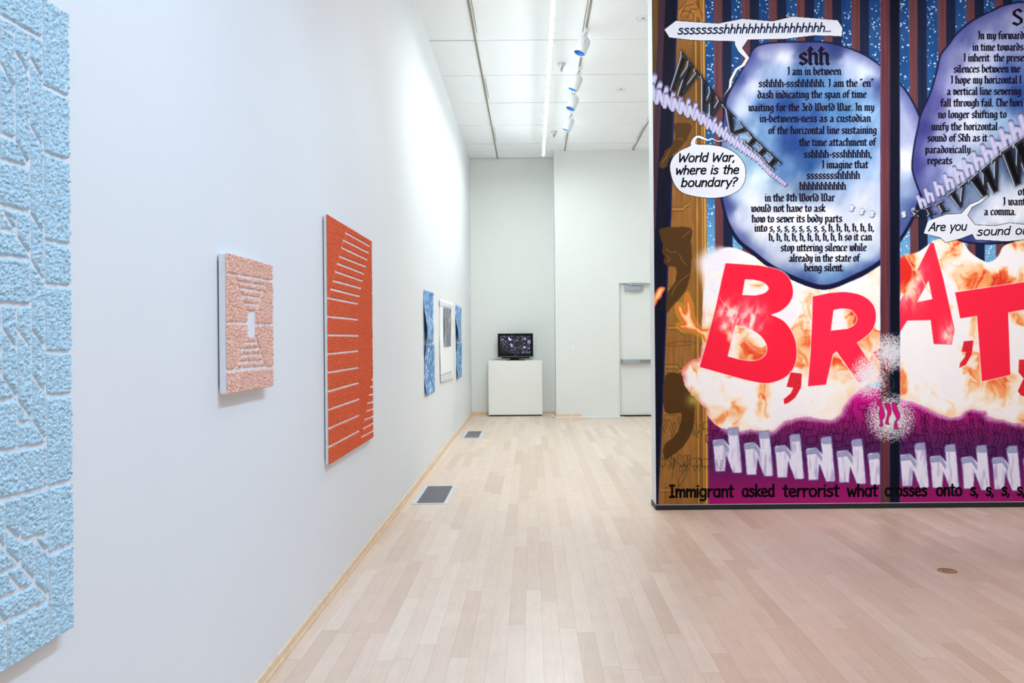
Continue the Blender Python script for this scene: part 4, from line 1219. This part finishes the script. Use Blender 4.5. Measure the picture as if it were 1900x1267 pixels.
NS = [[(-.3, .55), (-.3, -.4)], [(-.3, -.4), (.3, .55)], [(.3, .55), (.3, -.75)]]
SS = [[(.3, -.35), (-.1, -.45), (-.3, -.2), (.25, .2), (.1, .45), (-.3, .4)]]
HS = [[(-.3, .6), (-.3, -.9)], [(-.3, -.1), (0, -.35), (.3, -.2)], [(.3, -.2), (.3, .6)]]
P1 = [(1203, 158), (1214, 172), (1237, 186), (1263, 197), (1294, 212), (1320, 231), (1347, 250), (1377, 273), (1407, 295), (1430, 321), (1457, 342)]
n1 = 30
tt = 0.0
for k in range(n1):
    f = k / (n1 - 1); t_ = 1 - (1 - f) ** 1.55
    (cx_, cy_), an = path_pt(P1, t_)
    sc = 18 * (1 - t_) ** 1.0 + 5.0
    NAMES[100 + k] = 'chain_letter'
    pal(100 + k, cx_, cy_, an * .35 * (1 + t_), sc, NS if k < 23 else SS, .40)
P2 = [(1580, 386), (1600, 393), (1622, 398), (1640, 399), (1672, 399), (1690, 395), (1704, 386), (1720, 372), (1745, 354), (1770, 338), (1800, 316), (1830, 296), (1860, 270), (1890, 250), (1960, 205), (2020, 170)]
ks = np.concatenate([np.linspace(0, .27, 8), np.linspace(.305, 1, 17)])
for k, f in enumerate(ks):
    t_ = f
    (cx_, cy_), an = path_pt(P2, t_)
    if 1629 < cx_ < 1674: continue
    NAMES[150 + k] = 'chain_letter'
    if cx_ < 1710: pal(150 + k, cx_, cy_, an, 8.5, SS, .42, (214, 222, 240), (140, 146, 186))
    else: pal(150 + k, cx_, cy_ - 4, an * .45, 14 + 9 * (cx_ - 1710) / 190, HS, .44)

# roman numerals, glossy black
def warp(Q, a_, b_):
    (tl, tr, br, bl) = Q
    x_ = (tl[0] * (1 - a_) + tr[0] * a_) * (1 - b_) + (bl[0] * (1 - a_) + br[0] * a_) * b_
    y_ = (tl[1] * (1 - a_) + tr[1] * a_) * (1 - b_) + (bl[1] * (1 - a_) + br[1] * a_) * b_
    return (x_, y_)
GL = {'W': [[(-.05, 0), (.28, 0), (.28, .07), (-.05, .07)], [(.36, 0), (.64, 0), (.64, .07), (.36, .07)], [(.74, 0), (1.05, 0), (1.05, .07), (.74, .07)],
            [(.0, .03), (.25, .03), (.44, .98), (.26, 1.0)], [(.42, .98), (.28, 1.0), (.45, .03), (.57, .03)], [(.38, .03), (.63, .03), (.82, .98), (.64, 1)], [(.80, .98), (.66, 1), (.85, .03), (.97, .03)]],
      'V': [[(-.05, 0), (.42, 0), (.42, .08), (-.05, .08)], [(.6, 0), (1.05, 0), (1.05, .08), (.6, .08)], [(.05, .03), (.33, .03), (.62, .97), (.45, 1)], [(.62, .97), (.47, 1), (.75, .03), (.9, .03)]],
      'I': [[(0, 0), (1, 0), (1, .12), (0, .12)], [(0, .88), (1, .88), (1, 1), (0, 1)], [(.28, .05), (.72, .05), (.72, .95), (.28, .95)]],
      'X': [[(0, 0), (.45, 0), (.45, .1), (0, .1)], [(.6, 0), (1, 0), (1, .1), (.6, .1)], [(0, .9), (.4, .9), (.4, 1), (0, 1)], [(.55, .9), (1, .9), (1, 1), (.55, 1)], [(.08, .05), (.36, .05), (.92, .95), (.64, .95)], [(.75, .05), (.9, .05), (.25, .95), (.1, .95)]]}
def numeral(i, ch, Q):
    NAMES[i] = 'roman_numeral'
    polys = [[warp(Q, a_, b_) for a_, b_ in g_] for g_ in GL[ch]]
    s = ext([p for q in polys for p in q], 5)
    x, y = GX[s], GY[s]
    d = np.full(x.shape, 1e9)
    for q in polys: d = np.minimum(d, sd_poly(q, x, y))
    d2_ = np.full(x.shape, 1e9)
    for q in polys: d2_ = np.minimum(d2_, sd_poly([(a_ - 1.6, b_ - .2) for a_, b_ in q], x, y))
    over(s, .35 * sstep(7, 0, d), (14, 18, 34))
    over(s, .85 * sstep(.8, -.4, d2_), (216, 222, 234), i)
    over(s, sstep(.7, -.5, d), (10, 11, 17), i)
    over(s, .45 * sstep(.9, .2, np.abs(d + 2.0)), (120, 126, 146))
for k, (ch, Q) in enumerate((('W', c3((355, 515), (520, 732), (375, 985), (185, 850))), ('W', c3((545, 755), (742, 1012), (690, 1170), (490, 1060))), ('V', c3((765, 1035), (1018, 1309), (950, 1395), (705, 1205))),
                             ('I', c5((1012, 95), (1112, 190), (1040, 245), (960, 180))), ('I', c5((1118, 195), (1218, 292), (1150, 340), (1060, 262))), ('I', c5((1218, 290), (1322, 385), (1245, 448), (1160, 372))))):
    numeral(60 + k, ch, Q)
for k, (ch, Q) in enumerate((('X', c6((800, 850), (890, 850), (920, 910), (810, 905))), ('I', c6((925, 830), (985, 805), (1040, 880), (960, 905))), ('I', c6((1040, 790), (1110, 755), (1165, 850), (1085, 880))), ('V', c6((1165, 690), (1340, 565), (1350, 790), (1210, 850))),
                             ('W', c6((1375, 545), (1660, 300), (1700, 640), (1430, 740))), ('W', c6((1690, 270), (2010, 60), (2060, 520), (1730, 640))))):
    numeral(70 + k, ch, Q)

# --- mesh the print, one child per printed element
def split_panes(i0, name, k_):
    """each separate patch of one printed element becomes a part of its own"""
    z0 = (ID == i0)
    lab = np.zeros(ID.shape, int); nxt = 0; prev = []; up = {}
    def find(a):
        while up[a] != a: a = up[a]
        return a
    for r in range(HH):
        e = np.diff(np.concatenate([[0], z0[r].astype(np.int8), [0]]))
        now = []
        for a_, b_ in zip(np.where(e == 1)[0], np.where(e == -1)[0]):
            l_ = None
            for (pa, pb, pl) in prev:
                if pa < b_ and pb > a_:
                    if l_ is None: l_ = find(pl)
                    else: up[find(pl)] = find(l_)
            if l_ is None:
                nxt += 1; l_ = nxt; up[l_] = l_
            lab[r, a_:b_] = l_; now.append((a_, b_, l_))
        prev = now
    lut = np.zeros(nxt + 1, int)
    for l_ in range(1, nxt + 1): lut[l_] = find(l_)
    lab = lut[lab]; cnt = np.bincount(lab.ravel()); small = np.zeros(ID.shape, bool)
    for l_ in np.where(cnt > 0)[0]:
        if l_ == 0: continue
        if cnt[l_] > 60:
            NAMES[k_] = name; ID[lab == l_] = k_; k_ += 1
        else: small |= lab == l_
    for _ in range(70):
        if not small.any(): break
        sh = np.roll(ID, 1, axis=1); ok = small & (sh != i0)
        ID[ok] = sh[ok]; small &= ~ok
split_panes(0, 'curtain_backdrop', 300)
split_panes(5, 'flame_cloud', 400)
lc = np.clip(C, 0, 255) / 255.0
lc = np.where(lc <= .04045, lc / 12.92, ((lc + .055) / 1.055) ** 2.4)
P3 = np.stack([UU * K - XP0, np.full(UU.shape, 0.0), (H - VV * K) - .04], -1)
M_print = bpy.data.materials.new('printed_vinyl')
M_print.use_nodes = True
nt = M_print.node_tree
at = nt.nodes.new('ShaderNodeAttribute'); at.attribute_name = 'print'
nt.links.new(at.outputs['Color'], nt.nodes['Principled BSDF'].inputs['Base Color'])
nt.nodes['Principled BSDF'].inputs['Roughness'].default_value = .5
nt.nodes['Principled BSDF'].inputs['Specular IOR Level'].default_value = .06
mural = thing('mural', 'wall sized printed mural of red letters, flames and blue text spheres', 'mural', (XP0, YM, .04))
PART = {}
cid = ID[:-1, :-1]
for i in sorted(NAMES):
    o = grid_mesh(NAMES[i], P3, cid == i, M_print, mural, lc, smooth=False)
    if o: PART[i] = o
obj('backing_sheet', B((0, XM1 - XP0, .0005, .006, 0, ZM1 - .04)), M_canvas, mural)

# ------------------------------------------------------------------ lettering drawn with pen strokes
BLK = {'a': (".08,.82 .2,.96 .38,.82 .38,.12 .48,0;.38,.5 .18,.45 .08,.3 .08,.12 .18,0 .38,.14", .56), 'b': (".1,1.5 .1,.12 .22,0 .42,.15 .42,.8 .3,.98 .1,.8", .55),
 'c': (".42,.85 .28,1 .1,.82 .1,.15 .24,0 .42,.14", .5), 'd': (".08,1.45 .42,.95 .42,.15 .26,0 .1,.15 .1,.78 .26,.95 .42,.85", .55), 'e': (".1,.42 .42,.64 .42,.85 .28,1 .1,.82 .1,.15 .24,0 .42,.14", .52),
 'f': (".16,0 .16,1.3 .3,1.5 .42,1.38;0,.92 .36,.92", .4), 'g': (".42,.85 .26,1 .1,.82 .1,.2 .24,.05 .42,.2;.42,.95 .42,-.25 .26,-.42 .06,-.3", .56), 'h': (".1,1.5 .1,.08 .18,0;0,1.24 .22,1.3;.1,.82 .3,1 .43,.86 .43,.1 .5,0", .58),
 'i': (".04,.9 .12,.98 .12,.1 .22,0;.1,1.32 .16,1.4", .3), 'k': (".1,1.5 .1,0;.1,.6 .34,.98 .4,.8 .14,.52 .44,0", .54), 'l': (".1,1.5 .1,.1 .2,0", .3),
 'm': (".04,.9 .12,.98 .12,.08 .2,0;.12,.84 .3,1 .4,.86 .4,.08 .48,0;.4,.84 .58,1 .68,.86 .68,.08 .78,0", .84), 'n': (".04,.9 .12,.98 .12,.08 .2,0;.12,.84 .32,1 .42,.86 .42,.08 .52,0", .57),
 'o': (".1,.82 .26,1 .42,.85 .42,.15 .26,0 .1,.15 .1,.82", .54), 'p': (".04,.9 .12,.98 .12,-.45;.12,.84 .3,1 .42,.85 .42,.15 .28,0 .12,.14", .56), 'r': (".04,.9 .12,.98 .12,.08 .2,0;.12,.82 .26,.98 .38,.86", .43),
 's': (".4,.85 .26,1 .1,.85 .1,.66 .4,.36 .4,.15 .24,0 .08,.14", .5), 't': (".14,1.25 .14,.12 .26,0 .36,.1;0,.93 .34,.93", .4), 'u': (".04,.92 .12,.98 .12,.12 .24,0 .42,.16;.34,.92 .42,.98 .42,.1 .52,0", .58),
 'v': (".06,1 .14,.9 .14,.1 .26,0 .42,.15 .42,.8 .3,1", .54), 'w': (".06,1 .14,.9 .14,.12 .24,0 .38,.14 .38,.95;.38,.14 .48,0 .66,.15 .66,.8 .54,1", .78), 'x': (".08,.98 .2,.85 .28,.1 .42,0;.42,.98 .08,.02;.1,.5 .4,.5", .5),
 'y': (".06,.98 .14,.88 .14,.15 .26,0 .42,.15;.42,.98 .42,.1 .3,-.25 .08,-.42", .54), 'z': (".08,.95 .42,.95 .08,.05 .42,.05", .5), 'I': (".05,1.42 .2,1.5 .2,.1 .06,0", .36),
 'S': (".46,1.3 .3,1.5 .1,1.32 .1,1 .46,.55 .46,.2 .26,0 .06,.18", .58), 'T': (".06,1.3 .2,1.48 .56,1.4;.3,1.4 .14,1 .14,.3 .3,0 .54,.2", .6), 'W': (".06,1.5 .14,1.3 .14,.12 .26,0 .44,.15 .44,1.45;.44,.15 .56,0 .78,.15 .78,1.2 .64,1.5", .92),
 '3': (".06,1.4 .4,1.4 .2,.9 .4,.75 .4,.15 .22,0 .06,.15", .5), '8': (".24,.75 .1,1.1 .24,1.45 .4,1.1 .24,.75 .08,.35 .24,0 .42,.35 .24,.75", .52), '.': (".08,.02 .12,.1", .24), ',': (".1,.1 .14,0 .06,-.22", .24), '-': (".04,.5 .28,.5", .34),
 '\u201c': (".06,1.3 .1,1.5;.2,1.3 .24,1.5", .34), '\u201d': (".1,1.3 .14,1.5;.24,1.3 .28,1.5", .34), ' ': ("", .3)}
COM = {'s': (".44,.84 .3,.97 .14,.93 .08,.76 .22,.58 .4,.45 .46,.24 .34,.04 .16,0 .04,.12", .56), 'h': (".08,1.5 .08,0;.08,.6 .2,.9 .36,.92 .46,.72 .46,0", .58), 'W': ("0,1.4 .15,0 .42,1 .62,0 .88,1.4", .95), 'o': (".3,1 .12,.88 .05,.5 .13,.1 .3,0 .48,.1 .56,.5 .48,.88 .3,1", .66),
 'r': (".08,1 .08,0;.08,.6 .2,.9 .4,.95", .46), 'l': (".08,1.5 .08,0", .22), 'd': (".48,1.5 .48,0;.48,.8 .3,1 .12,.9 .05,.5 .12,.1 .28,0 .48,.22", .62), 'a': (".48,.97 .48,0;.48,.8 .3,1 .12,.9 .05,.5 .12,.1 .28,0 .48,.22", .62), ',': (".1,.08 .03,-.22", .24), '.': (".08,0 .1,.04", .2),
 'w': ("0,1 .14,0 .32,.8 .48,0 .66,1", .74), 'e': (".06,.5 .5,.55 .46,.86 .3,1 .12,.88 .05,.5 .14,.1 .32,0 .52,.12", .62), 'i': (".08,1 .08,0;.09,1.36 .1,1.4", .22), 't': (".18,1.4 .16,.1 .32,.02;0,1 .36,1.02", .42), 'b': (".08,1.5 .08,0;.08,.8 .26,1 .44,.9 .52,.5 .44,.1 .28,0 .08,.2", .62),
 'u': (".06,1 .08,.2 .24,0 .42,.12 .48,.4;.5,1 .48,0", .6), 'n': (".08,1 .08,0;.08,.6 .2,.9 .36,.96 .46,.76 .46,0", .58), 'y': (".04,1 .26,.1;.52,1 .18,-.45", .58), '?': (".02,1.3 .2,1.48 .42,1.34 .4,1 .18,.74 .18,.42;.17,.02 .18,.06", .5), 'A': ("0,0 .42,1.45 .64,0;.16,.5 .58,.5", .74),
 'I': ("0,1.45 .34,1.45;.17,1.45 .17,0;0,0 .34,0", .44), 'm': (".08,1 .08,0;.08,.6 .2,.9 .34,.92 .38,.7 .38,0;.38,.6 .52,.9 .66,.92 .7,.7 .7,0", .82), 'g': (".48,.97 .48,-.2 .34,-.46 .08,-.38;.48,.8 .3,1 .12,.9 .05,.5 .12,.12 .28,.05 .48,.25", .62), 'k': (".08,1.5 .08,0;.44,.95 .1,.45 .48,0", .54), 'c': (".46,.86 .3,1 .12,.88 .05,.5 .14,.1 .3,0 .48,.14", .54), ' ': ("", .42)}

def hull(pts):
    pts = sorted(set((round(a, 5), round(b, 5)) for a, b in pts))
    def half(ps):
        o = []
        for p in ps:
            while len(o) > 1 and (o[-1][0] - o[-2][0]) * (p[1] - o[-2][1]) - (o[-1][1] - o[-2][1]) * (p[0] - o[-2][0]) <= 0: o.pop()
            o.append(p)
        return o
    a, b = half(pts), half(pts[::-1])
    return a[:-1] + b[:-1]

class Pen:
    def __init__(self): self.v = []; self.f = []; self.k = 0
    def stroke(self, pts, nib):
        if len(pts) == 1: pts = pts * 2
        for a, b in zip(pts, pts[1:]):
            h_ = hull([(p[0] + n[0], p[1] + n[1]) for p in (a, b) for n in nib])
            if len(h_) < 3: continue
            self.k = (self.k + 1) % 9
            z = -.0006 - .00004 * self.k
            o = len(self.v)
            for (px_, py_) in h_:
                u, v = px_uv(px_, py_)
                self.v.append((u * K - XP0, z, H - v * K - .04))
            self.f.append(tuple(range(o, o + len(h_))))
    def text(self, s, font, x0, yb, xh, width=None, nibw=.27, slant=0.0, rise=0.0, broad=True, squeeze=1.0):
        G = BLK if font == 'b' else COM
        adv = sum(G[c][1] for c in s)
        sx = (width / adv) if width else xh * squeeze
        if broad:
            a = math.radians(38); nx, ny = math.cos(a) * nibw * xh * .5, math.sin(a) * nibw * xh * .5
            tx, ty = .045 * xh, -.045 * xh
            nib = [(nx + tx, -ny - ty), (nx - tx, -ny + ty), (-nx + tx, ny - ty), (-nx - tx, ny + ty)]
        else:
            r = nibw * xh * .5
            nib = [(r * math.cos(k * math.pi / 4), r * math.sin(k * math.pi / 4)) for k in range(8)]
        cx = x0
        for c in s:
            st, w = G[c]
            for part in st.split(';'):
                if not part: continue
                P = []
                for q in part.split():
                    a, b = (float(t) for t in q.split(','))
                    P.append((cx + a * sx + b * slant * xh, yb - b * xh + rise * (cx + a * sx - x0)))
                self.stroke(P, nib)
            cx += w * sx
        return cx
    def build(self, name, m, parent):
        me = bpy.data.meshes.new(name)
        me.from_pydata(self.v, [], self.f)
        me.update()
        return link(name, me, parent, m)

M_ink = mat('dark_purple_ink', (22, 16, 40), .6, var=.05, spec=.05)
M_blackink = mat('black_ink', (9, 8, 12), .6, var=.05, spec=.05)
M_navyink = mat('navy_ink', (20, 34, 72), .6, var=.3, spec=.05)
p = Pen()
XH = 9.4
L1 = [("I am in between", 1461, 1561, 139), ("sshhhh-ssshhhhhh. I am the \u201cen\u201d", 1407.5, 1620.5, 161.5), ("dash indicating the span of time", 1405.5, 1608, 182), ("waiting for the 3rd World War. In my", 1388.5, 1622.5, 206), ("in-between-ness as a custodian", 1409.5, 1616, 226.5), ("of the horizontal line sustaining", 1425.5, 1627, 248.5), ("the time attachment of", 1483, 1625, 270.5), ("sshhhh-ssshhhhhh,", 1491, 1618, 292.5), ("I imagine that", 1525, 1611, 312), ("sssssssshhhhh", 1496.5, 1596, 332), ("hhhhhhhhhhh", 1483.5, 1570, 352),
      ("in the 8th World War", 1419, 1549, 373.5), ("would not have to ask", 1393.5, 1532, 393), ("how to sever its body parts", 1395, 1563, 412.5), ("into s, s, s, s, s, s, s, s, h, h, h, h, h, h,", 1400, 1622, 429.5), ("h, h, h, h, h, h, h, h, h, h so it can", 1426.5, 1618, 446.5), ("stop uttering silence while", 1448.5, 1608, 466), ("already in the state of", 1464.5, 1595, 485.5), ("being silent.", 1492.5, 1566, 503)]
for s_, a, b, yb in L1:
    p.text(s_, 'b', a, yb, XH, b - a, rise=-.0035)
p.text("shh", 'b', 1482, 119.5, 21, 58, .27)
p.build('lettering', M_ink, PART[3])
p = Pen()
L2 = [("In my forward", 1814.5, 72.5), ("in time towards", 1804.5, 94), ("I inherit  the prese", 1787.5, 114), ("silences between me", 1769.5, 134.5), ("I hope my horizontal l", 1764, 155), ("a vertical line severing", 1757, 176), ("fall through fail. The hori", 1745, 197.5)]
for s_, a, yb in L2:
    p.text(s_, 'b', a, yb, XH, None, squeeze=1.38, rise=-.0035)
for s_, a, b, yb in (("no longer shifting to", 1740.5, 1868, 219), ("unify the horizontal", 1728.5, 1851.5, 241.5), ("sound of Shh as it", 1720.5, 1832, 262.5), ("paradoxically", 1716.5, 1801, 284), ("repeats", 1720.5, 1767, 304.5), ("of", 1888.5, 1903, 362), ("I want", 1861, 1903, 380.5), ("a comma.", 1826, 1885.5, 399)):
    p.text(s_, 'b', a, yb, XH, b - a, rise=-.0035)
p.text("S,", 'b', 1878, 46, 19, 30, .27)
p.build('lettering', M_ink, PART[4])
p = Pen(); p.text("ssssssss" + "h" * 17 + "...", 'c', 1257, 63.5, 11, 285, .25, .22, -.018, False); p.build('lettering', M_navyink, PART[40])
p = Pen()
for s_, a, b, yb in (("World War,", 1258.5, 1364, 300.5), ("where is the", 1253.5, 1371, 323.5), ("boundary?", 1263, 1367, 346.5)):
    p.text(s_, 'c', a, yb, 10.8, b - a, .28, .22, -.012, False)
p.build('lettering', M_blackink, PART[41])
p = Pen(); p.text("Are you", 'c', 1723, 428.5, 10.4, 70, .24, .22, -.02, False); p.build('lettering', M_blackink, PART[42]); p = Pen(); p.text("sound or", 'c', 1812, 437, 10.4, 94, .24, .22, -.03, False); p.build('lettering', M_blackink, PART[42])
p = Pen()
for s_, a, b, yb in (("Immigrant", 1243, 1362, 922), ("asked", 1377, 1438, 921), ("terrorist", 1453, 1557.5, 921), ("what", 1573, 1629, 920.5), ("crosses", 1642, 1721, 920), ("onto", 1737, 1786, 919.5), ("s,", 1800.5, 1816, 919), ("s,", 1829.5, 1845, 919), ("s,", 1858.5, 1874, 918.5), ("s,", 1887.5, 1902, 918.5)):
    p.text(s_, 'c', a, yb, 14.6, b - a, .29, .0, -.004, False)
    p.build('caption_word', M_blackink, mural); p = Pen()
